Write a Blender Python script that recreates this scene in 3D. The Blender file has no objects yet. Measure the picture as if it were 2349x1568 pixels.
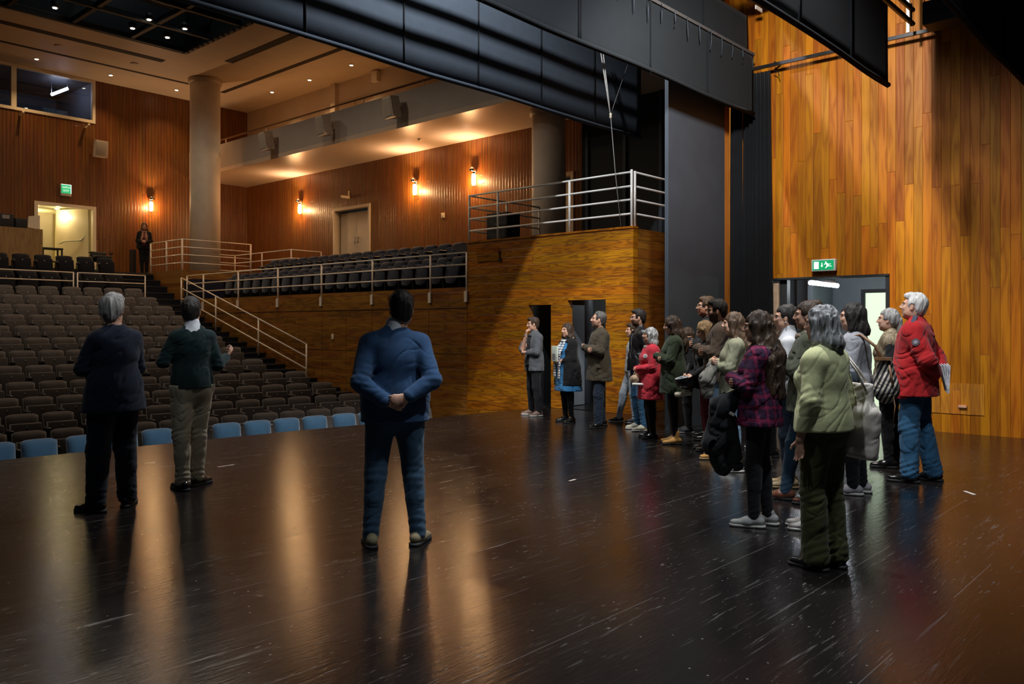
import bpy, bmesh, math, random
import numpy as np
from mathutils import Vector, Matrix, noise
random.seed(7)
C = bpy.context.scene.collection
PI = math.pi

# ------------------------------------------------------------------ camera
TH = math.radians(41.9)
FX, FY = math.cos(TH), math.sin(TH)          # forward
RX, RY = math.sin(TH), -math.cos(TH)         # right
FOC, HZ, CH = 1900.0, 748.0, 1.5
cam_d = bpy.data.cameras.new('camera'); cam = bpy.data.objects.new('camera', cam_d); C.objects.link(cam)
cam_d.sensor_width = 36; cam_d.lens = FOC / 2349 * 36
cam_d.shift_y = -(784 - HZ) / 2349
cam_d.clip_start = .05; cam_d.clip_end = 200
cam.location = (0, 0, CH); cam.rotation_euler = (PI / 2, 0, TH - PI / 2)
bpy.context.scene.camera = cam
# ------------------------------------------------------------------ world, view
w = bpy.data.worlds.new('world'); bpy.context.scene.world = w; w.use_nodes = True
w.node_tree.nodes['Background'].inputs[0].default_value = (.5, .6, .75, 1)
w.node_tree.nodes['Background'].inputs[1].default_value = .012
vs = bpy.context.scene.view_settings
vs.view_transform = 'Standard'; vs.look = 'None'; vs.gamma = 1; vs.exposure = 0.0
vs.use_curve_mapping = False

def lamp(kind, loc, power, col, size=.1, aim=None, spot=None, blend=.5, name='lamp', size_y=None, sf=1):
    d = bpy.data.lights.new(name, kind); d.energy = power; d.color = col; d.specular_factor = sf
    if kind == 'AREA':
        d.size = size
        if size_y: d.shape = 'RECTANGLE'; d.size_y = size_y
    else: d.shadow_soft_size = size
    if kind == 'SPOT': d.spot_size = math.radians(spot); d.spot_blend = blend
    o = bpy.data.objects.new(name, d); C.objects.link(o); o.location = loc
    if aim is not None:
        o.rotation_euler = (Vector(aim) - Vector(loc)).to_track_quat('-Z', 'Y').to_euler()
    return o
COOL = (.86, .93, 1.0); WARM = (1.0, .56, .24); AMB = (1.0, .62, .30)
# stage work lights hung in the flies (one between each pair of borders)
lamp('SPOT', (7.5, 7.0, 8.0), 1350, (.92, .95, 1.0), .08, (9.4, 8.8, .5), 135, .6, 'work_light')
lamp('SPOT', (8.2, 3.95, 6.4), 1050, (1, .96, .90), .22, (11.6, 4.5, 1.8), 150, .6, 'work_light')
lamp('SPOT', (5.9, 2.9, 7.6), 1650, (.95, .97, 1.0), .12, (7.2, 3.8, 0), 125, .6, 'work_light')
lamp('SPOT', (1.5, 3.0, 7.6), 420, COOL, .15, (2.7, 6.0, 0), 130, .6, 'work_light')
lamp('SPOT', (4.6, .5, 7.0), 620, COOL, .12, (6.4, 3.0, 1.0), 95, .7, 'work_light')
# dim house fill over the stalls, unseen cans added beyond the visible grid lamps
for _x, _y, _p in ((10.2, 21.6, 120), (8.4, 20.2, 110), (5.6, 21.2, 120), (2.6, 20.6, 120), (9.6, 16.6, 190), (6.0, 17.2, 150), (2.0, 17.2, 130), (8.2, 13.4, 150), (4.6, 13.4, 140), (1.0, 13.6, 120)):
    lamp('SPOT', (_x, _y, 9.2), _p, (1, .80, .60), .15, (_x + .2, _y + .1, 0), 155, .7, name='house_fill')

# ------------------------------------------------------------------ unprojection of measured points
def ray(u):
    r = (u - 1174.5) / FOC
    return FX + r * RX, FY + r * RY
def atz(u, v, z):
    dx, dy = ray(u); return Vector((z * dx, z * dy, CH + (HZ - v) * z / FOC))
def onX(u, v, X): return atz(u, v, X / ray(u)[0])
def onY(u, v, Y): return atz(u, v, Y / ray(u)[1])
def onH(u, v, h): return atz(u, v, (h - CH) * FOC / (HZ - v))
def floor_pt(u, v): return onH(u, v, 0)

# ------------------------------------------------------------------ node helpers
MATS = {}
class NT:
    def __init__(s, m):
        m.use_nodes = True; s.t = m.node_tree; s.b = s.t.nodes['Principled BSDF']
        s.pos = None
    def n(s, ty, **k):
        x = s.t.nodes.new(ty)
        for a, b in k.items(): setattr(x, a, b)
        return x
    def link(s, a, b): s.t.links.new(a, b)
    def put(s, sock, v):
        if isinstance(v, (int, float)): sock.default_value = v
        elif isinstance(v, (tuple, list)): sock.default_value = v
        else: s.link(v, sock)
    def m(s, op, a, b=0, c=0):
        x = s.n('ShaderNodeMath', operation=op)
        s.put(x.inputs[0], a); s.put(x.inputs[1], b)
        if op in ('MULTIPLY_ADD', 'SMOOTH_MIN', 'COMPARE'): s.put(x.inputs[2], c)
        return x.outputs[0]
    def xyz(s, obj=True):
        tc = s.n('ShaderNodeTexCoord'); sp = s.n('ShaderNodeSeparateXYZ')
        s.link(tc.outputs['Object'], sp.inputs[0]); s.tc = tc.outputs['Object']
        return sp.outputs
    def comb(s, x, y, z):
        c = s.n('ShaderNodeCombineXYZ'); s.put(c.inputs[0], x); s.put(c.inputs[1], y); s.put(c.inputs[2], z); return c.outputs[0]
    def noise(s, vec, scale=5, detail=3, rough=.5, dist=0):
        x = s.n('ShaderNodeTexNoise'); s.put(x.inputs['Vector'], vec)
        x.inputs['Scale'].default_value = scale; x.inputs['Detail'].default_value = detail
        x.inputs['Roughness'].default_value = rough; x.inputs['Distortion'].default_value = dist
        return x.outputs[0]
    def white(s, v):
        x = s.n('ShaderNodeTexWhiteNoise', noise_dimensions='1D'); s.put(x.inputs['W'], v); return x.outputs[0]
    def ramp(s, f, stops):
        x = s.n('ShaderNodeValToRGB'); s.put(x.inputs[0], f)
        e = x.color_ramp.elements
        while len(e) < len(stops): e.new(.5)
        for i, (p, c) in enumerate(stops):
            e[i].position = p; e[i].color = (*c, 1) if len(c) == 3 else c
        return x.outputs[0]
    def mix(s, f, a, b, mode='MIX'):
        x = s.n('ShaderNodeMix', data_type='RGBA', blend_type=mode)
        s.put(x.inputs[0], f)
        s.put(x.inputs[6], (*a, 1) if isinstance(a, tuple) and len(a) == 3 else a)
        s.put(x.inputs[7], (*b, 1) if isinstance(b, tuple) and len(b) == 3 else b)
        return x.outputs[2]
    def bump(s, h, strength=.3, dist=.01):
        x = s.n('ShaderNodeBump'); x.inputs['Strength'].default_value = strength; x.inputs['Distance'].default_value = dist
        s.put(x.inputs['Height'], h); s.link(x.outputs[0], s.b.inputs['Normal'])

def mat(name, col, rough=.6, metal=0, var=.12, scale=20, bump=0, emit=None, spec=.5, alpha=None, trans=0):
    if name in MATS: return MATS[name]
    m = bpy.data.materials.new(name); t = NT(m)
    t.b.inputs['Roughness'].default_value = rough; t.b.inputs['Metallic'].default_value = metal
    t.b.inputs['Specular IOR Level'].default_value = spec
    if emit:
        t.b.inputs['Base Color'].default_value = (*col, 1)
        t.b.inputs['Emission Color'].default_value = (*col, 1); t.b.inputs['Emission Strength'].default_value = emit
    else:
        t.xyz(); nz = t.noise(t.tc, scale, 3)
        c1 = tuple(max(0, c * (1 - var)) for c in col); c2 = tuple(min(1, c * (1 + var)) for c in col)
        t.link(t.ramp(nz, [(.3, c1), (.7, c2)]), t.b.inputs['Base Color'])
        if bump: t.bump(nz, bump, .004)
    if trans: t.b.inputs['Transmission Weight'].default_value = trans
    MATS[name] = m; return m

def fabric(name, col, scale=260, rough=.9, bump=.25, var=.18, sheen=.15, fold=0):
    if name in MATS: return MATS[name]
    m = bpy.data.materials.new(name); t = NT(m); t.xyz()
    t.b.inputs['Roughness'].default_value = rough
    t.b.inputs['Sheen Weight'].default_value = sheen; t.b.inputs['Specular IOR Level'].default_value = .25
    a = t.noise(t.tc, scale, 2); b = t.noise(t.tc, 6, 3)
    mixf = t.m('MULTIPLY_ADD', a, .5, t.m('MULTIPLY', b, .5))
    c1 = tuple(c * (1 - var) for c in col); c2 = tuple(min(1, c * (1 + var)) for c in col)
    t.link(t.ramp(mixf, [(.35, c1), (.65, c2)]), t.b.inputs['Base Color'])
    h = mixf
    if fold:
        f = t.noise(t.tc, 9, 4, .55, 1.2)
        h = t.m('MULTIPLY_ADD', f, fold, t.m('MULTIPLY', a, .1))
        t.bump(h, .55, .012)
    else: t.bump(h, bump, .004)
    MATS[name] = m; return m

def wood(name, run, cross, w_, L, light, dark, rough=.3, grain=5.0, gw=.03, kx=9, ky=.7, bands=7, var=.35, gdark=.25, coat=.0):
    """boards running along axis `run`, laid side by side along `cross`"""
    if name in MATS: return MATS[name]
    m = bpy.data.materials.new(name); t = NT(m); p = dict(zip('xyz', t.xyz()))
    a = t.m('DIVIDE', p[cross], w_); i = t.m('FLOOR', a); fr = t.m('FRACT', a)
    rnd = t.white(i)
    l = t.m('ADD', t.m('DIVIDE', p[run], L), t.m('MULTIPLY', rnd, 7.3)); i2 = t.m('FLOOR', l); fl = t.m('FRACT', l)
    bid = t.m('MULTIPLY_ADD', i2, 17.3, t.m('MULTIPLY', i, 3.71))
    rb = t.white(bid)
    vec = t.comb(t.m('MULTIPLY', p[cross], kx), t.m('MULTIPLY', p[run], ky), t.m('MULTIPLY', rb, 57.0))
    n = t.noise(vec, 1.0, 2.0, .45, .35)
    ring = t.m('PINGPONG', t.m('MULTIPLY', n, bands * 2.0), 1.0)
    ring = t.m('POWER', ring, 1.6)
    fine = t.noise(t.comb(t.m('MULTIPLY', p[cross], 190), t.m('MULTIPLY', p[run], 3), rb), 1.0, 2)
    f = t.m('MULTIPLY_ADD', ring, .62, t.m('MULTIPLY', fine, .38))
    col = t.ramp(f, [(.15, light), (.85, dark)])
    tint = t.m('MULTIPLY_ADD', rb, var, 1 - var * .6)
    hs = t.n('ShaderNodeHueSaturation'); t.link(col, hs.inputs['Color']); t.link(tint, hs.inputs['Value'])
    t.put(hs.inputs['Hue'], t.m('MULTIPLY_ADD', t.white(t.m('ADD', bid, 5.5)), .018, .491))
    edge = t.m('MINIMUM', fr, t.m('SUBTRACT', 1, fr))
    e2 = t.m('MULTIPLY', t.m('MINIMUM', fl, t.m('SUBTRACT', 1, fl)), L / w_)
    edge = t.m('MINIMUM', edge, e2)
    g = t.m('SMOOTH_MIN', 1, t.m('DIVIDE', edge, gw), .3)
    c2 = t.mix(t.m('SUBTRACT', 1, g), hs.outputs[0], tuple(x * gdark for x in dark))
    t.link(c2, t.b.inputs['Base Color'])
    t.b.inputs['Roughness'].default_value = rough
    t.put(t.b.inputs['Roughness'], t.m('MULTIPLY_ADD', f, .15, rough))
    if coat: t.b.inputs['Coat Weight'].default_value = coat; t.b.inputs['Coat Roughness'].default_value = .15
    t.bump(t.m('MULTIPLY_ADD', f, -.06, g), .55, .006)
    MATS[name] = m; return m

# ------------------------------------------------------------------ mesh helpers
class MB:
    def __init__(s): s.v = []; s.f = []; s.mi = []; s.sm = []
    def add(s, vs_, fs, mi=0, smooth=False):
        o = len(s.v); s.v += [tuple(p) for p in vs_]
        for f in fs:
            s.f.append([i + o for i in f]); s.mi.append(mi); s.sm.append(smooth)
        return s
    def box(s, x0, x1, y0, y1, z0, z1, mi=0):
        x0, x1 = sorted((x0, x1)); y0, y1 = sorted((y0, y1)); z0, z1 = sorted((z0, z1))
        v = [(x0, y0, z0), (x1, y0, z0), (x1, y1, z0), (x0, y1, z0), (x0, y0, z1), (x1, y0, z1), (x1, y1, z1), (x0, y1, z1)]
        return s.add(v, [(3, 2, 1, 0), (4, 5, 6, 7), (0, 1, 5, 4), (1, 2, 6, 5), (2, 3, 7, 6), (3, 0, 4, 7)], mi)
    def obox(s, c, ax, ay, az, mi=0):
        c = Vector(c); ax = Vector(ax); ay = Vector(ay); az = Vector(az)
        v = [c - ax - ay - az, c + ax - ay - az, c + ax + ay - az, c - ax + ay - az, c - ax - ay + az, c + ax - ay + az, c + ax + ay + az, c - ax + ay + az]
        return s.add(v, [(3, 2, 1, 0), (4, 5, 6, 7), (0, 1, 5, 4), (1, 2, 6, 5), (2, 3, 7, 6), (3, 0, 4, 7)], mi)
    def rbox(s, x0, x1, y0, y1, z0, z1, r=.01, mi=0, seg=2):
        bm = bmesh.new(); bmesh.ops.create_cube(bm, size=1)
        for q in bm.verts:
            q.co = Vector(((x0 + x1) / 2 + q.co.x * (x1 - x0), (y0 + y1) / 2 + q.co.y * (y1 - y0), (z0 + z1) / 2 + q.co.z * (z1 - z0)))
        bmesh.ops.bevel(bm, geom=bm.edges[:], offset=r, segments=seg, affect='EDGES', profile=.6)
        bm.verts.index_update()
        s.add([q.co[:] for q in bm.verts], [[q.index for q in f.verts] for f in bm.faces], mi, True); bm.free(); return s
    def tube(s, pts, r, n=10, mi=0, cap=True, rs=None):
        pts = [Vector(p) for p in pts]; rings = []; base = len(s.v)
        up = Vector((0, 0, 1))
        for i, p in enumerate(pts):
            d = (pts[min(i + 1, len(pts) - 1)] - pts[max(i - 1, 0)]).normalized()
            a = d.cross(up)
            if a.length < .05: a = d.cross(Vector((1, 0, 0)))
            a.normalize(); b = d.cross(a); rr = rs[i] if rs else r
            for k in range(n):
                t = 2 * PI * k / n; s.v.append(tuple(p + a * math.cos(t) * rr + b * math.sin(t) * rr))
        for i in range(len(pts) - 1):
            for k in range(n):
                k2 = (k + 1) % n
                s.f.append([base + i * n + k, base + (i + 1) * n + k, base + (i + 1) * n + k2, base + i * n + k2]); s.mi.append(mi); s.sm.append(True)
        if cap:
            s.f.append([base + k for k in range(n)]); s.mi.append(mi); s.sm.append(False)
            s.f.append([base + (len(pts) - 1) * n + k for k in reversed(range(n))]); s.mi.append(mi); s.sm.append(False)
        return s
    def lathe(s, c, prof, n=20, mi=0, axis='z'):
        base = len(s.v); c = Vector(c)
        for (r, h) in prof:
            for k in range(n):
                t = 2 * PI * k / n; x, y = r * math.cos(t), r * math.sin(t)
                p = (x, y, h) if axis == 'z' else ((h, x, y) if axis == 'x' else (x, h, y))
                s.v.append(tuple(c + Vector(p)))
        for i in range(len(prof) - 1):
            for k in range(n):
                k2 = (k + 1) % n
                q = [base + i * n + k, base + i * n + k2, base + (i + 1) * n + k2, base + (i + 1) * n + k]
                s.f.append(q); s.mi.append(mi); s.sm.append(True)
        s.f.append([base + k for k in reversed(range(n))]); s.mi.append(mi); s.sm.append(False)
        s.f.append([base + (len(prof) - 1) * n + k for k in range(n)]); s.mi.append(mi); s.sm.append(False)
        return s
    def prism(s, poly, h0, h1, mi=0, plane='xy'):
        """poly extruded from h0 to h1 along the third axis"""
        def P(a, b, h): return (a, b, h) if plane == 'xy' else ((a, h, b) if plane == 'xz' else (h, a, b))
        n = len(poly); v = [P(a, b, h0) for a, b in poly] + [P(a, b, h1) for a, b in poly]
        fs = [list(range(n))[::-1], list(range(n, 2 * n))] + [(i, (i + 1) % n, n + (i + 1) % n, n + i) for i in range(n)]
        return s.add(v, fs, mi)
    def mesh(s, name, mats_):
        me = bpy.data.meshes.new(name); me.from_pydata(s.v, [], s.f)
        for m in (mats_ if isinstance(mats_, (list, tuple)) else [mats_]): me.materials.append(m)
        me.polygons.foreach_set('material_index', s.mi); me.polygons.foreach_set('use_smooth', s.sm)
        me.update(); return me
    def build(s, name, mats_, parent=None, loc=None, fix=True):
        me = s.mesh(name, mats_)
        if fix:
            bm = bmesh.new(); bm.from_mesh(me); bmesh.ops.recalc_face_normals(bm, faces=bm.faces[:]); bm.to_mesh(me); bm.free()
        return link(name, me, parent, loc)
def link(name, data, parent=None, loc=None):
    o = bpy.data.objects.new(name, data); C.objects.link(o)
    if parent: o.parent = parent
    if loc is not None: o.location = loc
    return o
def empty(name, loc=(0, 0, 0), rz=0):
    o = link(name, None, None, loc); o.rotation_euler = (0, 0, rz); o.empty_display_size = .1; return o
def tag(o, label, cat, group=None, kind=None):
    if label: o['label'] = label
    if cat: o['category'] = cat
    if group: o['group'] = group
    if kind: o['kind'] = kind
    return o
def struct(name, mb, mats_):
    o = mb.build(name, mats_) if isinstance(mb, MB) else mb
    o['kind'] = 'structure'; return o
def dup(root, loc=None, rz=None):
    def cp(o, par):
        c = o.copy(); C.objects.link(c); c.parent = par
        for ch in o.children: cp(ch, c)
        return c
    r = cp(root, None)
    for k in ('label', 'category', 'group'):
        if k in root: r[k] = root[k]
    if loc is not None: r.location = loc
    if rz is not None: r.rotation_euler = (0, 0, rz)
    return r
ORD = ['', 'first', 'second', 'third', 'fourth', 'fifth', 'sixth', 'seventh', 'eighth', 'ninth', 'tenth', 'eleventh', 'twelfth', 'thirteenth',
       'fourteenth', 'fifteenth', 'sixteenth', 'seventeenth', 'eighteenth', 'nineteenth', 'twentieth', 'twenty-first', 'twenty-second', 'twenty-third', 'twenty-fourth', 'twenty-fifth']
def text_mesh(s, size, name, m, parent, loc, rot, extrude=.002):
    cu = bpy.data.curves.new(name, 'FONT'); cu.body = s; cu.size = size; cu.extrude = extrude; cu.align_x = 'CENTER'; cu.align_y = 'CENTER'
    tmp = bpy.data.objects.new(name, cu); C.objects.link(tmp)
    dg = bpy.context.evaluated_depsgraph_get(); me = bpy.data.meshes.new_from_object(tmp.evaluated_get(dg))
    bpy.data.objects.remove(tmp); me.materials.clear(); me.materials.append(m)
    o = link(name, me, parent, loc); o.rotation_euler = rot; return o
# ================================================================== MATERIALS
M_block = wood('amber pine boards', 'y', 'z', .157, 3.4, (.46, .168, .006), (.17, .048, .002), .33, gw=.030, kx=13, ky=1.5, bands=5, gdark=.4)
M_yel = wood('honey pine boards', 'z', 'y', .123, 2.9, (.52, .175, .006), (.33, .088, .002), .42, gw=.032, kx=8, ky=.75, bands=4, var=.42, gdark=.45)
for _b in [n for n in M_yel.node_tree.nodes if n.type == 'BSDF_PRINCIPLED']: _b.inputs['Specular IOR Level'].default_value = .22
M_side = wood('russet slatted boards', 'z', 'y', .105, 14, (.27, .100, .017), (.15, .044, .007), .30, gw=.09, kx=20, ky=.5, bands=3, var=.16, gdark=.12)
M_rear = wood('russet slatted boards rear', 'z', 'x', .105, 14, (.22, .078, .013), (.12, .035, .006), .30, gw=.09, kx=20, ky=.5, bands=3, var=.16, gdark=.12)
M_panel = wood('brown panel boards', 'y', 'z', .157, 2.0, (.33, .135, .018), (.16, .055, .007), .38, gw=.035, kx=8, ky=1.0, bands=4)
M_panelx = wood('brown panel boards across', 'x', 'z', .157, 2.0, (.33, .135, .018), (.16, .055, .007), .38, gw=.035, kx=8, ky=1.0, bands=4)
M_post = wood('orange timber', 'z', 'x', .5, 6, (.50, .17, .03), (.36, .10, .014), .35, gw=.01, kx=14, ky=.5)
M_desk = wood('pale desk veneer', 'z', 'x', 1.3, 4, (.44, .25, .10), (.32, .16, .055), .4, gw=.01, kx=6, ky=.8)
M_plaster = mat('cream plaster', (.62, .47, .33), .55, var=.05, scale=2)
M_ceil = mat('painted ceiling', (.66, .50, .33), .5, var=.04, scale=2)
M_soff = mat('satin soffit paint', (.72, .56, .42), .28, var=.03, scale=2)
M_conc = mat('fair concrete', (.84, .73, .60), .6, var=.05, scale=3, bump=.05)
M_slot = mat('dark ceiling slot', (.035, .022, .012), .8)
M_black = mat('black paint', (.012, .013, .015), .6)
M_blackp = mat('black painted board', (.038, .048, .062), .6, var=.08, scale=3)
M_drape = fabric('black stage serge', (.036, .047, .062), 420, .95, .15, .10, .03, .05)
M_drape_shaded = fabric('shaded black serge', (.0085, .0115, .0145), 420, .95, .15, .10, .02, .05)  # same serge, colour darkened for the borders in weaker light
M_legc = fabric('black velour', (.005, .006, .008), 300, .95, .2, .15, .03)
M_white = mat('cream rail paint', (.88, .76, .62), .28, var=.03)
M_greyr = mat('pale rail paint', (.86, .84, .78), .28, var=.03)
M_door = mat('cream door leaf', (.86, .72, .50), .4, var=.04, scale=3)
M_frame = mat('cream door frame', (.86, .72, .52), .4, var=.03)
M_metal = mat('brushed steel', (.55, .55, .56), .3, 1, var=.08)
M_chrome = mat('chrome', (.75, .72, .68), .08, 1, var=.02)
M_brown = fabric('brown seat cloth', (.098, .083, .075), 300, .92, .25, .2, .25)
M_blue = fabric('blue seat cloth', (.036, .090, .150), 300, .9, .25, .15, .3)
M_navy = fabric('navy seat cloth', (.016, .021, .038), 300, .9, .25, .15, .3)
M_dark = fabric('black seat cloth', (.010, .010, .013), 300, .9, .25, .15, .1)
M_arm = mat('black armrest', (.020, .018, .018), .38)
M_plate = mat('white number disc', (.75, .72, .66), .4)
M_carpet = fabric('dark stair carpet', (.010, .010, .016), 200, 1, .3)
M_step = mat('step edge', (.035, .032, .032), .6)
M_grey = mat('grey corridor paint', (.20, .23, .26), .55, var=.1, scale=2)
M_tube = mat('fluorescent tube', (.86, .93, 1.0), emit=95)
M_tubew = mat('booth fluorescent tube', (.75, .80, 1.0), emit=26)
M_sconce_glow = mat('sconce wall glow', (1.0, .56, .24), emit=20)  # glow colour for the bright wall patch under each sconce
M_dl = mat('downlight lens', (1.0, .80, .52), emit=26)
M_spk = mat('ivory speaker case', (.75, .63, .50), .45)
M_grille = mat('speaker grille', (.48, .41, .33), .7, bump=.1, scale=300)
M_pipe = mat('black steel pipe', (.03, .03, .032), .35, .6)
M_rope = mat('white cord', (.62, .60, .55), .7)
M_green = mat('exit sign green', (.0, .36, .13), emit=.55)
M_greend = mat('rear exit sign green', (.03, .42, .16), emit=1.0)
M_signw = mat('sign white', (.80, .92, .84), emit=.85)
M_case = mat('sign case', (.72, .72, .70), .4)

def floor_mat():
    m = bpy.data.materials.new('scuffed black stage boards'); t = NT(m); p = t.xyz()
    b = t.b
    n1 = t.noise(t.tc, .6, 4, .6)
    base = t.ramp(n1, [(.3, (.007, .006, .006)), (.7, (.014, .011, .010))])
    # scuffs drawn out along the boards
    sv = t.comb(t.m('MULTIPLY', p[0], 1.6), t.m('MULTIPLY', p[1], 26), 0)
    s1 = t.noise(sv, 1.0, 5, .62, .6)
    scr = t.ramp(s1, [(.60, (0, 0, 0)), (.68, (1, 1, 1))])
    sv2 = t.comb(t.m('MULTIPLY', p[0], 9), t.m('MULTIPLY', p[1], 60), 3)
    scr2 = t.ramp(t.noise(sv2, 1.0, 3, .6, .4), [(.63, (0, 0, 0)), (.71, (1, 1, 1))])
    patch = t.ramp(t.noise(t.tc, .9, 3, .6), [(.38, (0, 0, 0)), (.56, (1, 1, 1))]); patch2 = t.ramp(t.noise(t.comb(t.m('ADD', p[0], 9), p[1], 2), 1.7, 3, .6), [(.42, (0, 0, 0)), (.58, (1, 1, 1))])
    vo = t.n('ShaderNodeTexVoronoi'); t.link(t.tc, vo.inputs['Vector']); vo.inputs['Scale'].default_value = 9; vo.inputs['Randomness'].default_value = 1
    dots = t.m('LESS_THAN', vo.outputs['Distance'], .055)
    pick = t.m('GREATER_THAN', t.noise(t.tc, 2.3, 2), .44)
    dots = t.m('MULTIPLY', dots, pick)
    allm = t.m('MINIMUM', 1, t.m('ADD', t.m('MULTIPLY', dots, .9), t.m('ADD', t.m('MULTIPLY', t.m('MULTIPLY', scr, .5), patch), t.m('MULTIPLY', t.m('MULTIPLY', scr2, .8), patch2))))
    col = t.mix(t.m('MULTIPLY', allm, .55), base, (.26, .245, .235))
    # board joints
    a = t.m('FRACT', t.m('DIVIDE', p[1], .62)); e = t.m('MINIMUM', a, t.m('SUBTRACT', 1, a))
    joint = t.m('LESS_THAN', e, .006)
    jv = t.m('GREATER_THAN', t.noise(t.comb(t.m('MULTIPLY', p[0], .5), t.m('MULTIPLY', p[1], 1.6), 9), 1, 2), .5)
    col = t.mix(t.m('MULTIPLY', t.m('MULTIPLY', joint, jv), .5), col, (.12, .11, .105))
    t.link(col, b.inputs['Base Color'])
    r = t.m('MULTIPLY_ADD', t.noise(t.comb(t.m('MULTIPLY', p[0], 2), t.m('MULTIPLY', p[1], 9), 1), 1, 4, .6), .14, .11)
    t.put(b.inputs['Roughness'], t.m('ADD', r, t.m('MULTIPLY', allm, .2)))
    b.inputs['Specular IOR Level'].default_value = .62
    hb = t.m('ADD', t.noise(t.comb(t.m('MULTIPLY', p[0], 7), t.m('MULTIPLY', p[1], 34), 2), 1, 3, .6), t.m('MULTIPLY', t.noise(t.comb(t.m('MULTIPLY', p[0], 14), t.m('MULTIPLY', p[1], 120), 5), 1, 3, .7), .45))
    t.bump(hb, .30, .004)
    return m
M_floor = floor_mat()

# ================================================================== STAGE
EDGE = [(-9, 9.6), (-6, 9.95), (-3, 10.25), (0, 10.45), (3.08, 10.47), (4.93, 10.37), (6.77, 10.26), (7.92, 10.12), (9.1, 10.02), (9.9, 10.0), (11.84, 9.82)]
mb = MB(); mb.prism([(-9, -4), (12.84, -4), (12.84, 7.86), (11.84, 7.86)] + EDGE[::-1], -.35, 0); struct('floor_stage', mb, M_floor)
mb = MB(); mb.prism([(x, y - .12) for x, y in EDGE] + [(x, y - .02) for x, y in EDGE[::-1]], -.92, -.352); struct('trim_stage_front', mb, M_black)
mb = MB(); mb.box(12.84, 17, 2.0, 7.75, -.12, -.001); mb.box(11.98, 17, 7.86, 11.7, -.12, 0); struct('floor_wing', mb, M_floor)

# ---- right stage wall with the door opening
WX = 12.84
mb = MB(); d0, d1, dh = 4.04, 5.95, 2.245
mb.box(WX, WX + .14, -4, d0, 0, 12); mb.box(WX, WX + .14, d1, 7.75, 0, 12); mb.box(WX, WX + .14, d0, d1, dh, 12)
struct('wall_stage_right', mb, M_yel)
mb = MB(); mb.box(WX - .03, WX + .14, 5.72, d1, 0, dh - .05); struct('trim_1', mb, mat('raw timber jamb', (.62, .44, .30), .6, var=.25, scale=9))
mb = MB(); mb.box(WX - .05, WX + .15, d0 - .02, 6.1, dh, dh + .03); mb.box(WX - .03, WX + .14, d0 - .02, d0 + .03, 0, dh); mb.box(WX + .02, WX + .14, 5.60, 5.72, 0, dh); struct('trim_2', mb, M_black)
# low hatch in the wall
mb = MB()
mb.box(WX - .012, WX, 2.775, 3.325, .27, .70); mb.box(WX - .012, WX, 3.335, 3.72, .27, .70)
h = mb.build('floor_socket_hatch', wood('pale hatch boards', 'z', 'y', .123, 3, (.62, .225, .010), (.42, .125, .004), .45, gw=.02, gdark=.5)); tag(h, 'pair of pale wooden hatch flaps low in the amber stage wall', 'hatch')
a = onX(2200, 928, WX); b = onX(2219, 935, WX)
mb = MB(); mb.rbox(WX - .05, WX - .012, b.y, a.y, b.z, a.z, .004); o = mb.build('hatch_handle', mat('salmon plastic', (.85, .45, .28), .4), h)
o['label'] = 'salmon coloured pull'
for u_, v_, l_, w_, an_, nm_ in ((1313, 1101, .11, .025, .1, 'small white tape mark on the open floor right of the man in blue'), (2224, 1130, .16, .03, .75, 'torn pale tape scrap on the floor at the far right'), (518, 1068, .20, .012, .05, 'thin white tape line on the floor beside the man in the green jumper')):
    q = floor_pt(u_, v_); mb = MB(); mb.obox((q.x, q.y, .0015), (l_ / 2 * math.cos(an_), l_ / 2 * math.sin(an_), 0), (-w_ / 2 * math.sin(an_), w_ / 2 * math.cos(an_), 0), (0, 0, .001))
    tag(mb.build('tape_mark', mat('pale floor tape', (.62, .55, .48), .7)), nm_, 'tape')
# corridor behind the opening
mb = MB()
mb.box(16.2, 16.4, 2.0, 7.7, 0, 3); mb.box(12.98, 16.4, 1.8, 2.0, 0, 3); mb.box(12.98, 16.4, 7.55, 7.7, 0, 3)
struct('wall_corridor', mb, M_grey)
mb = MB(); mb.box(12.98, 16.4, 1.8, 7.7, 2.75, 2.9); struct('ceiling_corridor', mb, M_grey)
# inner doorway seen through the opening; a glowing panel stands for its light
a = onX(1987, 672, 16.18); b = onX(2031, 800, 16.18)
m_in = mat('glowing doorway panel', (.72, .86, .62), emit=.9)
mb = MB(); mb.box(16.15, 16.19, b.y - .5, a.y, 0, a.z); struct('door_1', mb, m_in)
mb = MB(); mb.box(16.10, 16.2, a.y, a.y + .07, 0, a.z + .07); mb.box(16.10, 16.2, b.y - .6, a.y, a.z, a.z + .07); struct('trim_3', mb, M_black)
mb = MB(); y0 = onX(1878, 700, 15.6).y; mb.box(15.2, 16.15, y0 - .05, y0 + .05, 0, 2.75); mb.box(15.9, 16.18, y0 + .3, y0 + .55, 0, 2.75); struct('wall_corridor_pier', mb, M_grey)
t0 = onY(1880, 653, 5.35)
fx = empty('fluorescent_fitting', (14.0, 4.95, 2.60))
tag(fx, 'white fluorescent batten lit over the corridor doorway', 'ceiling light')
p1 = onX(1858, 648, 14.2); p2 = onX(1921, 655, 13.9)
mb = MB(); mb.tube([p1 - Vector(fx.location), p2 - Vector(fx.location)], .035, 12); mb.build('tube', M_tube, fx)
mb = MB(); q = Vector((0, 0, .05)); mb.tube([p1 - Vector(fx.location) + q, p2 - Vector(fx.location) + q], .03, 6); mb.build('housing', M_metal, fx)
for q in (p1.lerp(p2, .1), p1.lerp(p2, .9)):
    mb = MB(); l = q - Vector(fx.location); mb.tube([l + Vector((0, 0, .05)), (l.x, l.y, .15)], .008, 6); mb.build('hanger', M_metal, fx)

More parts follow.
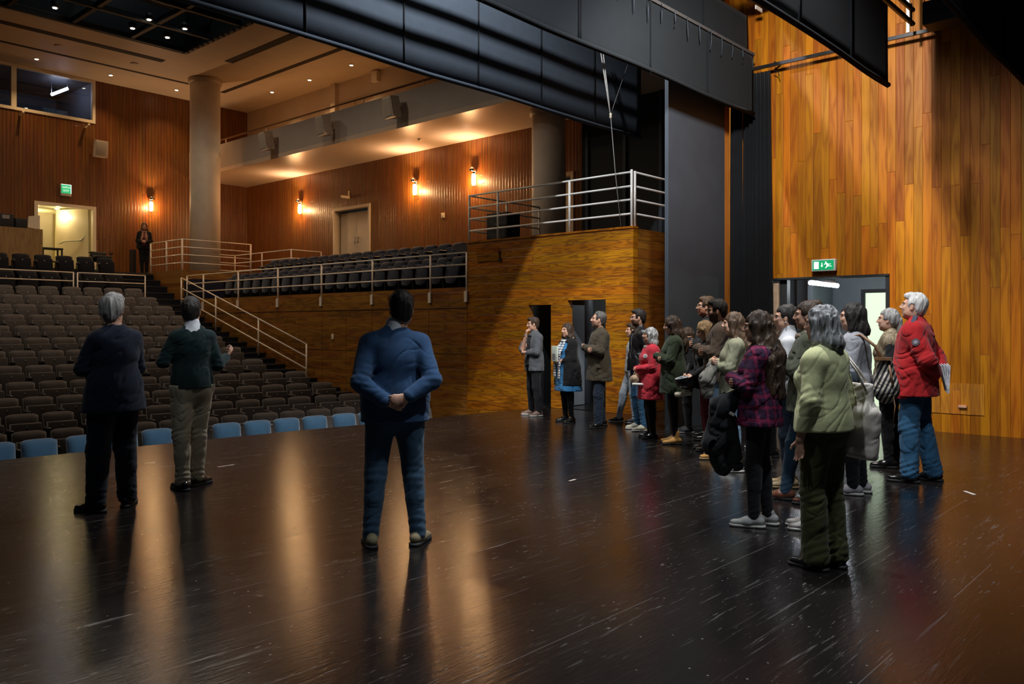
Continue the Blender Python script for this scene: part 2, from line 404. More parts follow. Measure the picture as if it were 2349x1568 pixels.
lamp('POINT', (15.2, 3.9, 2.2), 10, (.8, 1, .7), .02, name='corridor_lamp')
mb = MB()   # cream block that closes the doorway side
# green running-man sign
a = onX(1861, 594, WX - .09); b = onX(1916, 622, WX - .09)
cy, cz = (a.y + b.y) / 2, (a.z + b.z) / 2 - .0; sw, sh = abs(a.y - b.y), .185
sg = empty('exit_sign', (WX - .045, cy, cz)); tag(sg, 'green running-man exit sign with a down arrow above the stage door', 'exit sign')
mb = MB(); mb.rbox(-.045, .045, -sw / 2, sw / 2, -sh / 2, sh / 2, .01); mb.build('sign_case', M_case, sg)
mb = MB(); mb.box(-.049, -.044, -sw * .44, sw * .44, -sh * .40, sh * .40); mb.build('sign_panel', M_green, sg)
mb = MB(); X0, X1 = -.053, -.048
def sp(poly): mb.prism([(-p[0] * sw, p[1] * sh) for p in poly], X0, X1, 0, 'yz')
sp([(-.38, -.30), (-.18, -.30), (-.18, .30), (-.38, .30)])
sp([(-.065, .20), (-.03, .20), (-.03, -.02), (-.065, -.02)]); sp([(-.10, -.02), (.005, -.02), (-.047, -.18)])
mb.lathe((X0, -.115 * sw, .235 * sh), [(.011, 0), (.011, .005)], 12, 0, 'x')
sp([(.10, .16), (.17, .18), (.24, .02), (.18, -.02), (.13, .07)])
sp([(.15, .17), (.24, .08), (.33, .10), (.33, .06), (.24, .02)])
sp([(.10, .16), (.03, .06), (.06, .03), (.13, .10)])
sp([(.19, .0), (.26, -.06), (.36, -.08), (.36, -.13), (.24, -.12), (.17, -.04)])
sp([(.17, .02), (.21, -.10), (.12, -.26), (.08, -.24), (.15, -.10), (.13, .0)])
mb.build('sign_symbols', M_signw, sg)

# ---- curtain track and side curtain along that wall
TX = 12.62
tr = empty('curtain_track', (TX, 4, 5.67)); tag(tr, 'thin black curtain track along the amber stage wall', 'curtain track')
mb = MB(); mb.box(-.02, .02, -5.5, 2.25, -.025, .025); mb.build('rail', M_pipe, tr)
for y in (-1.6, -.6, .55, 1.7):
    mb = MB(); mb.box(-.012, WX - TX, y - .012, y + .012, .02, .045); mb.build('bracket', M_pipe, tr)
def pleats(name, path, z0, z1, amp, n, m, parent=None, nz=14, flare=0.0, thick=.02, seed=1):
    """a gathered curtain hung along a straight plan path, closed and with real thickness"""
    rnd = random.Random(seed); (xa, ya), (xb, yb) = path; L = math.hypot(xb - xa, yb - ya); dx, dy = (xb - xa) / L, (yb - ya) / L; nx, ny = -dy, dx
    N = n * 8; mb = MB(); V = []
    ph = [rnd.uniform(.7, 1.3) for _ in range(n + 1)]
    for side in (0, 1):
        for j in range(nz + 1):
            f = j / nz; z = z1 + (z0 - z1) * f
            for i in range(N + 1):
                t = i / N; k = t * n
                a = amp * (.55 + .6 * f) * ph[int(min(k, n - .01))] * math.sin(2 * PI * k + .5 * math.sin(3 * f))
                s_ = (t - .5) * L * (1 + flare * f) + L / 2
                o = a + side * thick
                V.append((xa + dx * s_ + nx * o, ya + dy * s_ + ny * o, z))
    W = N + 1; H = nz + 1; fs = []
    for j in range(nz):
        for i in range(N):
            a_ = j * W + i; b_ = a_ + H * W
            fs.append((a_, a_ + 1, a_ + W + 1, a_ + W)); fs.append((b_, b_ + W, b_ + W + 1, b_ + 1))
    for i in range(N):
        fs.append((i, H * W + i, H * W + i + 1, i + 1)); a_ = nz * W + i; fs.append((a_, a_ + 1, a_ + 1 + H * W, a_ + H * W))
    for j in range(nz):
        a_ = j * W; fs.append((a_, a_ + W, a_ + W + H * W, a_ + H * W)); a_ = j * W + N; fs.append((a_, a_ + H * W, a_ + W + H * W, a_ + W))
    mb.add(V, fs, 0, True); return mb.build(name, m, parent)
cu = empty('side_curtain', (0, 0, 0)); tag(cu, 'gathered black side curtain hanging beside the amber stage wall', 'curtain')
pleats('curtain_cloth', ((12.60, 6.22), (12.68, 5.80)), .02, 5.60, .055, 7, M_legc, cu, flare=.25)
pleats('curtain_cloth', ((12.36, 6.30), (12.56, 6.24)), .02, 5.60, .05, 6, M_legc, cu, seed=4)
mb = MB(); mb.tube([(12.66, 5.74, 5.6), (12.66, 5.66, 5.55), (12.66, 5.64, 5.48)], .008, 6); mb.build('curtain_hook', M_pipe, cu)
# black portal panel and the timber edge next to it
pn = MB(); pn.box(10.40, 12.10, 6.30, 6.36, 0, 7.2); o = pn.build('portal_panel', M_blackp); tag(o, 'tall flat black stage panel beside the orange timber post', 'stage panel')
pn = MB(); pn.box(12.10, 12.34, 6.34, 6.50, 0, 7.2); o = pn.build('timber_post', M_post); tag(o, 'orange timber post between the flat black panel and the gathered curtain', 'post')

# ---- timber block with platform on top
BX, BH = 11.84, 3.17
BY0, BY1 = 7.86, 11.84
D = [(9.66, 10.20, 1.90), (8.43, 9.27, 1.97)]
mb = MB()
ys = [BY0, 8.43, 9.27, 9.66, 10.20, BY1]
mb.box(BX, BX + .14, BY0, 8.43, 0, BH); mb.box(BX, BX + .14, 9.27, 9.66, 0, BH); mb.box(BX, BX + .14, 10.20, BY1, -.95, BH)
mb.box(BX, BX + .14, 8.43, 9.27, 1.97, BH); mb.box(BX, BX + .14, 9.66, 10.20, 1.90, BH)
struct('wall_timber_block', mb, M_block)
mb = MB(); mb.box(BX + .141, 16, BY0, BY0 + .12, 0, BH); struct('wall_timber_block_return', mb, M_panelx)
mb = MB(); mb.box(BX + .141, 16, BY0 + .121, BY1 + .5, BH - .16, BH); struct('floor_platform', mb, M_step)
mb = MB(); mb.box(BX - .015, BX + .14, BY0 - .015, BY1, BH + .001, BH + .035); struct('trim_4', mb, M_block)
# dark room behind the two openings: round pier, pale wall, open leaf
mb = MB(); mb.box(BX + .14, 13.6, 10.3, 10.4, 0, 3); mb.box(13.6, 13.7, 10.3, 11.7, 0, 3); struct('wall_store_blackout', mb, M_black)  # black walls added so the narrow opening reads dark
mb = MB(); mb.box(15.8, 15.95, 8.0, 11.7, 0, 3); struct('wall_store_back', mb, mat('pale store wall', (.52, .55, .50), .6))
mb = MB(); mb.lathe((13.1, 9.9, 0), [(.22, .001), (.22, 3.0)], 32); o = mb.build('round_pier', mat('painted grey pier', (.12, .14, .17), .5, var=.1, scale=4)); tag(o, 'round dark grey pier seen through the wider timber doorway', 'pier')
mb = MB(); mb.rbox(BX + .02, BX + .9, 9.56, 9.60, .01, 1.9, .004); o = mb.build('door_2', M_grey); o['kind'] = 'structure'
lamp('POINT', (14.2, 8.8, 2.8), 24, COOL, .1, name='store_lamp')
# little open flap in the face
a = onX(1096, 601, BX); b = onX(1147, 565, BX)
fl = empty('wall_flap', (BX, (a.y + b.y) / 2, (a.z + b.z) / 2)); tag(fl, 'small wooden flap ajar high on the timber block face', 'flap')
hy, hz = abs(a.y - b.y) / 2, abs(a.z - b.z) / 2
mb = MB(); mb.obox((-.03, 0, 0), (.008, 0, .0), (0, hy, 0), (-.02, 0, hz)); mb.build('flap_leaf', M_block, fl)
mb = MB(); mb.box(-.03, -.001, -hy - .04, -hy + .03, -hz - .02, -hz + .03); mb.build('flap_latch', M_black, fl)

# ---- railings
def railing(name, label, runs, m=M_white, r=.018, pr=.022, group=None, posts=(), levels=(0,)):
    """runs: list of point lists for each rail; posts: list of (bottom, top)"""
    base = Vector(posts[0][0]); root = empty(name, base); tag(root, label, 'railing', group)
    for pts in runs:
        mb = MB(); mb.tube([Vector(p) - base for p in pts], r, 10); mb.build('rail', m, root)
    for a_, b_ in posts:
        mb = MB(); mb.tube([Vector(a_) - base, Vector(b_) - base], pr, 10); mb.build('post', m, root)
    return root
RY0, RY1, RX0 = BY0 + .0, BY1 - .03, BX + .03
lv = [.25, .49, .72, .96]
runs = [[(RX0, RY1, BH + z), (RX0, RY0 + .06, BH + z)] for z in lv] 
posts = [((RX0, y, BH - (.06 if y == RY1 else .0)), (RX0, y, BH + .96)) for y in (RY1, 11.02, 9.25)] + [((RX0, RY0 + .05, BH - .1), (RX0, RY0 + .05, BH + 1.0))]
railing('platform_railing', 'pale four-bar railing along the front of the timber block', runs, M_greyr, posts=posts)
runs = [[(RX0 + .05, RY0 + .03, BH + z), (14.6, RY0 + .03, BH + z)] for z in lv]
railing('platform_railing', 'four-bar railing turning the corner towards the tall black panel', runs, M_greyr, posts=[((RX0 + .07, RY0 + .03, BH), (RX0 + .07, RY0 + .03, BH + .98)), ((14.6, RY0 + .03, BH), (14.6, RY0 + .03, BH + .96))])
runs = [[(RX0 + .05, RY1, BH + z), (14.07, RY1, BH + z)] for z in lv]
railing('platform_railing', 'railing across the platform behind the black amplifier box', runs, posts=[((13.0, RY1, BH), (13.0, RY1, BH + .96)), ((14.07, RY1, BH), (14.07, RY1, BH + .96))])
# amplifier box on the platform
a = onX(1115, 495, 12.15); b = onX(1162, 548, 12.15)
bx = empty('amplifier_box', (12.36, (a.y + b.y) / 2, BH)); tag(bx, 'black amplifier box on the timber block platform behind the railing', 'loudspeaker')
ww = abs(a.y - b.y) / 2; hh = a.z - BH + .04
mb = MB(); mb.rbox(-.2, .2, -ww, ww, 0, hh, .015); mb.build('case', M_black, bx)
mb = MB(); mb.box(-.21, -.2, -ww * .85, ww * .85, hh * .08, hh * .55); mb.build('grille', mat('black mesh', (.02, .02, .02), .5, bump=.5, scale=200), bx)
mb = MB(); mb.box(-.215, -.2, -.1, .04, hh * .60, hh * .63); mb.build('handle', M_metal, bx)
mb = MB(); mb.tube([(-.1, -ww, .2), (-.1, -ww - .1, .22), (-.05, -ww - .16, .1), (0, -ww - .15, .01)], .008, 6); mb.build('cable', M_black, bx)

# ---- black flats behind the platform, far right of the house
mb = MB(); mb.box(15.35, 15.45, 7.98, 11.6, BH, 9.2); struct('wall_black_flats', mb, M_black)
for i, u in enumerate((1346, 1432, 1515)):
    y = onX(u, 400, 15.3).y; mb = MB(); mb.box(15.29, 15.34, y - .04, y + .04, BH + (0 if i != 2 else .01), 6.0 if i < 2 else 7.4)
    o = mb.build('flat_batten', mat('dark grey batten', (.05, .06, .075), .5)); tag(o, ['dark upright batten just right of the concrete column behind the platform', 'dark upright batten behind the platform, middle one of three', 'tall dark upright batten behind the platform next to the flat black panel'][i], 'batten')
# ================================================================== BORDERS
def border(name, label, Y, h0, h1, x0, x1, seams, m=M_drape, wav=.009, seed=1):
    root = empty(name, (0, Y, h0)); tag(root, label, 'stage curtain')
    N = 90; nz = 10; W = N + 1; V = []; fs = []; rnd = random.Random(seed); ph = rnd.uniform(0, 6)
    for side in (0, 1):
        for j in range(nz + 1):
            z = (h1 - h0) * j / nz
            for i in range(N + 1):
                x = x0 + (x1 - x0) * i / N
                bow = wav * math.sin(x * 1.1 + ph) * math.sin(PI * min(1, (j + .5) / nz)) + .3 * wav * math.sin(x * 3.3 + ph * 2)
                dip = -.012 * math.sin(x * 1.7 + ph) if j == 0 else 0
                V.append((x, bow + side * .015, z + dip))
    H = (nz + 1) * W
    for j in range(nz):
        for i in range(N):
            a_ = j * W + i; fs.append((a_, a_ + 1, a_ + W + 1, a_ + W)); b_ = a_ + H; fs.append((b_, b_ + W, b_ + W + 1, b_ + 1))
    for i in range(N):
        fs.append((i, H + i, H + i + 1, i + 1)); a_ = nz * W + i; fs.append((a_, a_ + 1, a_ + 1 + H, a_ + H))
    for j in range(nz):
        a_ = j * W; fs.append((a_, a_ + W, a_ + W + H, a_ + H)); a_ += N; fs.append((a_, a_ + H, a_ + W + H, a_ + W))
    MB().add(V, fs, 0, True).build('cloth', m, root)
    mb = MB(); mb.tube([(x0, .0, .03)] + [(x0 + (x1 - x0) * i / 12, .3 * wav * math.sin((x0 + (x1 - x0) * i / 12) * 3.3 + ph * 2), .035 - .012 * math.sin((x0 + (x1 - x0) * i / 12) * 1.7 + ph)) for i in range(1, 13)], .032, 8); mb.build('hem', m, root)
    for x in seams:
        mb = MB(); mb.tube([(x, wav * math.sin(x * 1.1 + ph) * math.sin(PI * min(1, (q / 6 * nz + .5) / nz)) + .3 * wav * math.sin(x * 3.3 + ph * 2) - .012, (h1 - h0) * q / 6) for q in range(7)], .013, 6); mb.build('seam', M_legc, root)
    return root
Y1, Y2, Y3, Y4 = 8.82, 6.0, 3.6, 2.2
sx = lambda us, Y: [onY(u, 300, Y).x for u in us]
border('stage_border', 'long black border along the front of the stage framing the auditorium', Y1, 5.09, 8.9, -3, 13.56, sx([700, 926, 1096, 1240, 1363], Y1) + [2.2, 4.0])
b2 = border('stage_border', 'black border with a row of hanging ties, reaching the amber wall', Y2, 4.87, 5.86, 2, 12.50, sx([1326, 1491, 1623], Y2) + [6.2, 7.9], M_drape_shaded, seed=3)
border('stage_border', 'upper black border behind the row of hanging ties', Y2 + .10, 5.6, 6.5, 2, 12.50, sx([1626], Y2), M_drape_shaded, seed=5)
border('stage_border', 'black border ending in a sharp corner against the amber wall', Y3, 4.65, 6.6, 1, 11.44, sx([1830, 1950], Y3), M_legc, seed=7)
border('stage_border', 'dark blue-black border across the top right corner', Y4, 4.58, 6.5, 0, 12.55, sx([2210, 2300], Y4), M_drape_shaded, seed=9)
mb = MB(); mb.box(2, 12.50, -.022, -.004, .965, 1.01); mb.build('webbing', mat('grey webbing', (.06, .055, .055), .9), b2)
for k in range(26):
    x = 12.40 - k * .34; l = random.uniform(.24, .36)
    mb = MB(); y = -.03
    mb.tube([(x, y, .99), (x + random.uniform(-.01, .01), y - .008, .99 - l * .5), (x + random.uniform(-.02, .02), y - .002, .99 - l)], .009, 5, rs=[.006, .010, .007]); mb.build('tie', M_drape, b2)
# pipes and battens in the flies
def pipe(name, label, a_, b_, r=.03, m=M_pipe):
    mb = MB(); mb.tube([a_, b_], r, 12); o = mb.build(name, m); return tag(o, label, 'pipe')
lb = empty('lighting_ladder', (0, 8.2, 6.4)); tag(lb, 'twin-pipe lighting batten hidden above the front border', 'lighting batten')
for dz in (0, .30):
    mb = MB(); mb.tube([(0, 0, dz), (12.5, 0, dz)], .042, 10); mb.build('pipe', M_pipe, lb)
pb = empty('fly_batten', (0, 5.9, 6.62)); tag(pb, 'cluttered lighting batten above the border with hanging ties', 'lighting batten')
mb = MB(); mb.tube([(3, 0, 0), (12.5, 0, 0)], .03, 10); mb.tube([(3, -.25, .12), (12.9, -.25, .12)], .028, 10); mb.build('pipe', mat('taped pipe', (.10, .08, .07), .6, var=.5, scale=30), pb)
for k in range(16):
    x = 7.2 + k * .34
    mb = MB(); mb.box(x, x + .08, -.20, .02, -.02, .10); mb.tube([(x, -.25, .12), (x + .17, 0, 0)], .012, 6); mb.build('clamp', M_metal if k % 4 == 0 else M_pipe, pb)
mb = MB(); mb.box(12.28, 12.50, -.05, -.03, -.12, -.06); mb.build('label_strip', mat('white tape', (.8, .8, .75), .5), pb)
tp = empty('twin_batten', (0, 2.75, 5.55)); tag(tp, 'pair of black pipes poking out right of the sharp-cornered border', 'lighting batten')
e = onY(2094, 55, 2.95)
for dz in (0, .16):
    mb = MB(); mb.tube([(2, 0, dz), (e.x, 0, dz)], .028, 10); mb.build('pipe', M_pipe, tp)
mb = MB(); mb.tube([(e.x - .06, 0, -.04), (e.x - .06, 0, .22)], .012, 6); mb.build('clamp', M_pipe, tp)
tp.location = (0, 2.95, e.z)
st = onX(2083, 76, 12.36); mb = MB(); mb.box(st.x - .01, st.x + .02, st.y - .02, st.y + .02, 5.62, 7.4); o = mb.build('hanging_strip', mat('galvanised strip', (.6, .62, .6), .4, .6)); tag(o, 'pale metal strip rising from the curtain track', 'bracket')
# white cord down the front border
p = [onY(1377, 100, 8.6), onY(1401, 268, 8.3), onX(1412, 390, 12.6), onX(1426, 521, 12.2)]
cd = empty('rigging_rope', p[1]); tag(cd, 'white rope knotted in front of the long border and tied off behind the platform railing', 'rope')
base = Vector(cd.location)
mb = MB(); mb.tube([onY(1375, 100, 8.55) - base, Vector((0, 0, 0))], .010, 6); mb.tube([onY(1381, 100, 8.55) - base, Vector((0, 0, 0))], .010, 6); mb.build('doubled_cord', M_rope, cd)
mb = MB(); mb.tube([onY(1446, 130, 8.55) - base, onY(1405, 250, 8.4) - base, Vector((0, 0, 0))], .006, 6); mb.build('slack_cord', mat('grey cord', (.2, .2, .2), .7), cd)
mb = MB(); mb.tube([Vector((0, 0, 0)), onX(1412, 400, 11.7) - base, onX(1424, 518, 11.78) - base], .007, 6); mb.build('tail', mat('dull cord', (.28, .28, .27), .7), cd)
mb = MB(); mb.lathe((0, 0, -.03), [(.01, 0), (.028, .02), (.018, .05), (.026, .08), (.01, .1)], 10); mb.build('knot', mat('knot tape', (.75, .68, .5), .6), cd)
# large dark fixture against the wall, top right
a = onX(2170, 40, 12.2)
sl = empty('stage_lantern', a); tag(sl, 'black stage lantern by the wall above the curtain track', 'stage light')
mb = MB(); mb.rbox(-.2, .2, -.25, .25, -.1, .22, .03); mb.build('housing', M_black, sl)
mb = MB(); mb.tube([(0, -.27, 0), (0, -.27, .35), (0, .27, .35), (0, .27, 0)], .012, 6); mb.build('yoke', M_pipe, sl)

# ================================================================== HOUSE SHELL
RYW, SXW, CZ, SO = 27.3, 16.0, 9.26, 6.55
d = [onY(78, 460, RYW), onY(220, 474, RYW)]
dx0, dx1, dht = d[0].x, d[1].x, 5.27
wx0, wx1, wz0 = -2.0, onY(218, 284, RYW).x, onY(218, 284, RYW).z
mb = MB()
mb.box(-9, dx0, RYW, RYW + .15, 0, wz0); mb.box(dx1, SXW + .15, RYW, RYW + .15, 0, wz0); mb.box(dx0, dx1, RYW, RYW + .15, dht, wz0); mb.box(dx0, dx1, RYW, RYW + .15, 0, 3.15)
mb.box(-9, wx0, RYW, RYW + .15, wz0, CZ); mb.box(wx1, SXW + .15, RYW, RYW + .15, wz0, CZ)
struct('wall_rear', mb, M_rear)
# side wall (timber below the balcony, plaster above)
dd = (onX(850, 467, SXW).y, onX(765, 480, SXW).y)
de = (onX(1262, 401, SXW).y - .75, onX(1233, 405, SXW).y)
mb = MB()
mb.box(SXW, SXW + .15, dd[1], RYW, 0, SO + .02); mb.box(SXW, SXW + .15, de[1], dd[0], 0, SO + .02); mb.box(SXW, SXW + .15, 7.9, de[0], 0, SO + .02)
for q in (dd, de): mb.box(SXW, SXW + .15, q[0], q[1], 5.27, SO + .02); mb.box(SXW, SXW + .15, q[0], q[1], 0, 3.1)
struct('wall_side', mb, M_side)
mb = MB(); mb.box(SXW, SXW + .15, 7.9, RYW, SO + .02, CZ); 
for u in (768, 790): pass
struct('wall_side_upper', mb, M_plaster)
def door_set(root_name, Y0, Y1_, X, z0, z1, nleaf, leafmat, axis='y', depth=.55, into=1):
    """cream lining with recessed leaves; axis: wall direction"""
    mb = MB(); f = .09
    if axis == 'y':
        mb.box(X - .03, X + .15, Y0, Y0 + f, z0, z1); mb.box(X - .03, X + .15, Y1_ - f, Y1_, z0, z1); mb.box(X - .03, X + .15, Y0 + f, Y1_ - f, z1 - f, z1)
        mb.box(X + .151, X + depth, Y0 + .0, Y0 + .04, z0, z1); mb.box(X + .151, X + depth, Y1_ - .04, Y1_, z0, z1); mb.box(X + .151, X + depth, Y0, Y1_, z1 - .04, z1 + .05)
    return mb
mb = door_set('', dd[0], dd[1], SXW, 3.17, 5.27, 2, M_door); o = mb.build('trim_5', M_frame); o['kind'] = 'structure'
def leaves(x, y0, y1, z0, z1, n, name):
    wdt = (y1 - y0) / n
    for k in range(n):
        mb = MB(); mb.rbox(x, x + .05, y0 + k * wdt + .004, y0 + (k + 1) * wdt - .004, z0, z1, .004); o = mb.build(name[k], M_door); o['kind'] = 'structure'
        mb = MB(); yy = y0 + k * wdt + (wdt - .1 if k == 0 else .06); mb.tube([(x - .05, yy, z0 + .95), (x - .05, yy, z0 + 1.15)], .012, 8); mb.tube([(x, yy, z0 + .98), (x - .05, yy, z0 + .98)], .01, 6); mb.tube([(x, yy, z0 + 1.12), (x - .05, yy, z0 + 1.12)], .01, 6); mb.build('door_handle', M_metal, o)
leaves(SXW + .22, dd[0] + .09, dd[1] - .09, 3.17, 5.12, 2, ['door_3', 'door_4'])
mb = door_set('', de[0], de[1], SXW, 3.17, 5.27, 1, M_door); o = mb.build('trim_6', M_frame); o['kind'] = 'structure'
leaves(SXW + .20, de[0] + .09, de[1] - .09, 3.17, 5.12, 1, ['door_5'])
# ceiling with the opening of the lighting grid
OX, OY = 11.38, 22.75
mb = MB(); mb.box(OX, SXW, 8.9, RYW, CZ, CZ + .2); mb.box(-9, OX, OY, RYW, CZ, CZ + .2); struct('ceiling_house', mb, M_ceil)
mb = MB(); mb.box(-9, OX + .3, 8.9, OY + .3, 12.4, 12.5); mb.box(OX + .1, OX + .2, 8.9, OY + .1, CZ + .2, 12.4); mb.box(-9, OX + .1, OY + .1, OY + .2, CZ + .2, 12.4); struct('ceiling_grid_void', mb, M_black)
# slots
def slot(x0, x1, y0, y1):
    mb = MB(); mb.box(x0, x1, y0, y1, CZ - .012, CZ + .01); return mb
S = [onH(375, 140, CZ), onH(437, 193, CZ), onH(525, 142, CZ), onH(510, 212, CZ)]
k = 0
for mbx in (slot(-5, S[0].x, S[0].y - .13, S[0].y + .13), slot(-5, S[1].x, S[1].y - .06, S[1].y + .06), slot(S[2].x - .13, S[2].x + .13, 12, S[2].y), slot(S[3].x - .08, S[3].x + .08, 12, S[3].y)):
    k += 1; o = mbx.build('trim_%d' % (6 + k), M_slot); o['kind'] = 'structure'
# downlights
for i, (u, v) in enumerate([(84, 135), (254, 172), (405, 206), (624, 211), (710, 183), (806, 149)]):
    q = onH(u, v, CZ - .01); root = empty('downlight', q)
    tag(root, ['lit ceiling downlight above the control-booth window, leftmost', 'lit ceiling downlight right of the booth window', 'lit ceiling downlight just left of the big column', 'lit ceiling downlight above the balcony, nearest the column', 'lit ceiling downlight above the balcony, middle of three', 'lit ceiling downlight above the balcony, nearest the stage'][i], 'ceiling light', 'recessed ceiling downlights')
    mb = MB(); mb.lathe((0, 0, -.012), [(.07, 0), (.07, .02), (.06, .02)], 20); mb.build('trim_ring', M_frame, root)
    mb = MB(); mb.lathe((0, 0, -.016), [(.048, 0), (.048, .003)], 16); mb.build('lens', M_dl, root)
    lamp('SPOT', q + Vector((0, 0, -.04)), 120, (1, .68, .36), .06, q + Vector((0, 0, -3)), 110, .8, 'downlight_lamp')
for i, (u, v) in enumerate([(134, 104), (308, 145)]):
    q = onH(u, v, CZ); mb = MB(); mb.lathe((q.x, q.y, CZ - .03), [(.09, 0), (.11, .03)], 16); o = mb.build('ceiling_cap', M_plaster)
    tag(o, ['small round ceiling cap left of the long slot', 'small round ceiling cap near the column'][i], 'ceiling fitting', 'round ceiling caps')
# lighting grid: beams in the opening
gr = empty('lighting_grid', (OX, OY, CZ)); tag(gr, 'black steel lighting grid filling the opening in the auditorium ceiling', 'lighting grid')
for i in range(7):
    mb = MB(); y = -.05 - i * 1.55; mb.box(-14, 0, y - .05, y + .05, .02, .16); mb.build('beam', M_black, gr)
for i in range(9):
    mb = MB(); x = -.05 - i * 1.5; mb.box(x - .05, x + .05, -9.5, 0, .04, .18); mb.build('cross_beam', M_black, gr)
mb = MB()
for k in range(24): mb.box(-.12, -.02, -.1 - k * .28, -.3 - k * .28, -.03, .02)
mb.build('rail_edge', mat('dark bronze rail', (.06, .04, .025), .5), gr)
for i, (u, v) in enumerate([(126, 18), (342, 45), (304, 65), (424, 66), (384, 86)]):
    q = onH(u, v, CZ + .05); root = empty('grid_downlight', q); 
    tag(root, 'lit lamp in the black ceiling grid, ' + ['leftmost one', 'in the far row at the middle', 'in the near row at the middle', 'in the far row at the right', 'in the near row at the right'][i], 'ceiling light', 'lamps in the ceiling grid')
    mb = MB(); mb.lathe((0, 0, .0), [(.09, 0), (.09, .15)], 14); mb.build('can', M_black, root)
    mb = MB(); mb.lathe((0, 0, -.012), [(.05, 0), (.05, .01)], 14); mb.build('lens', mat('grid lamp lens', (1, .92, .75), emit=22), root)
for i, (x0, y0, x1, y1) in enumerate([(8.6, 21.3, 11.2, 22.1), (9.5, 18.2, 11.2, 19.3), (4.0, 20.4, 6.4, 21.2), (6.8, 17, 8.2, 18)]):
    mb = MB(); mb.box(x0, x1, y0, y1, CZ + .9, CZ + .96); mb.tube([(x0, y0, CZ + 1.0), (x1, y0, CZ + 1.0)], .05, 8); mb.tube([(x0 + .3, y0, CZ + .6), (x0 + .3, y1, CZ + 1.6)], .03, 6); mb.tube([(x1 - .3, y1, CZ + .5), (x1 - .2, y1, CZ + 1.7)], .03, 6)
    o = mb.build('catwalk_duct', mat('galvanised duct', (.30, .32, .33), .4, .5)); tag(o, 'galvanised duct glimpsed above the ceiling grid, ' + ['beside its far corner', 'by its right edge', 'towards the left', 'near the middle'][i], 'duct')
lamp('POINT', (9.8, 20.5, 11.9), 26, (.8, .95, 1), .2, name='grid_lamp')
# ---- balcony
BFX, BP = 13.8, 7.45
mb = MB(); mb.box(BFX, SXW, 9.0, RYW, SO, SO + .12); struct('ceiling_soffit', mb, M_soff)
mb = MB(); mb.box(BFX, BFX + .15, 9.0, RYW, SO + .121, BP); struct('wall_balcony_front', mb, mat('balcony paint', (.50, .43, .37), .4, var=.04, scale=2))
runs = [[(BFX + .08, RYW - .05, BP + .17), (BFX + .08, 9.1, BP + .17)]]
ys = [27.2, 25.0, 22.6, 20.2, 17.8, 15.4, 13.0]
root = railing('balcony_rail', 'brown handrail on short posts along the top of the balcony', runs, M_white, r=.028, pr=.016, posts=[((BFX + .08, y, BP), (BFX + .08, y, BP + .15)) for y in ys])
for ch in root.children:
    if ch.name.startswith('rail'): ch.data.materials[0] = mat('brown handrail', (.20, .08, .025), .35)
# pier and door lining at balcony level
yb = onX(770, 200, SXW).y
mb = MB(); mb.box(SXW - .12, SXW, yb - .12, yb + .12, SO + .12, CZ); yb2 = onX(862, 165, SXW).y; mb.box(SXW - .05, SXW, yb2 + .1, yb - .12, CZ - .75, CZ - .68); mb.box(SXW - .03, SXW, (yb + yb2) / 2 - .01, (yb + yb2) / 2 + .01, SO + .12, CZ - .7); struct('trim_12', mb, M_plaster)
def small_box(u, v, X, w_, h_, d_, name, label, cat, m, onx=True, group=None):
    q = onX(u, v, X) if onx else onY(u, v, X); mb = MB()
    if onx: mb.rbox(X - d_, X, q.y - w_ / 2, q.y + w_ / 2, q.z - h_ / 2, q.z + h_ / 2, .006)
    else: mb.rbox(q.x - w_ / 2, q.x + w_ / 2, X - d_, X, q.z - h_ / 2, q.z + h_ / 2, .006)
    o = mb.build(name, m); return tag(o, label, cat, group)
small_box(866, 177, SXW, .26, .32, .14, 'wall_unit', 'cream box mounted on the wall above the balcony handrail', 'wall box', M_frame)
# speakers
def speaker(loc, rz, tilt, label, group=None):
    root = empty('wall_speaker', loc, rz); tag(root, label, 'loudspeaker', group)
    # local: faces -y
    body = empty('x'); bpy.data.objects.remove(body)
    mb = MB(); mb.prism([(-.20, -.28), (.20, -.28), (.14, .02), (-.14, .02)], -.26, .26); o = mb.build('cabinet', M_spk, root); o.rotation_euler = (tilt, 0, 0)
    mb = MB(); mb.rbox(-.17, .17, -.295, -.278, -.22, .22, .008, seg=2)
    g = mb.build('speaker_grille', M_grille, root); g.rotation_euler = (tilt, 0, 0)
    mb = MB(); mb.tube([(0, 0, 0), (0, .16, .02)], .03, 8); mb.box(-.05, .05, .14, .18, -.08, .12); mb.build('bracket', M_spk, root)
    mb = MB(); 
    for sx_ in (-1, 1):
        for sz in (-1, 1): mb.lathe((sx_ * .185, -.283, sz * .24), [(.010, -.003), (.010, .004)], 8, 0, 'y')
    g = mb.build('screws', M_black, root); g.rotation_euler = (tilt, 0, 0)
    return root
q = onY(228, 340, RYW - .3); speaker((q.x, RYW - .18, q.z), 0, math.radians(8), 'ivory wall speaker on the rear wall below the booth window')
for i, (u, v) in enumerate([(620, 323), (752, 288), (908, 246)]):
    q = onX(u, v, BFX - .2); speaker((BFX - .18, q.y, q.z), -PI / 2 + math.radians(-6), math.radians(10), 'ivory speaker on the balcony front, ' + ['nearest the big column', 'middle one of three', 'nearest the stage'][i], 'balcony front speakers')
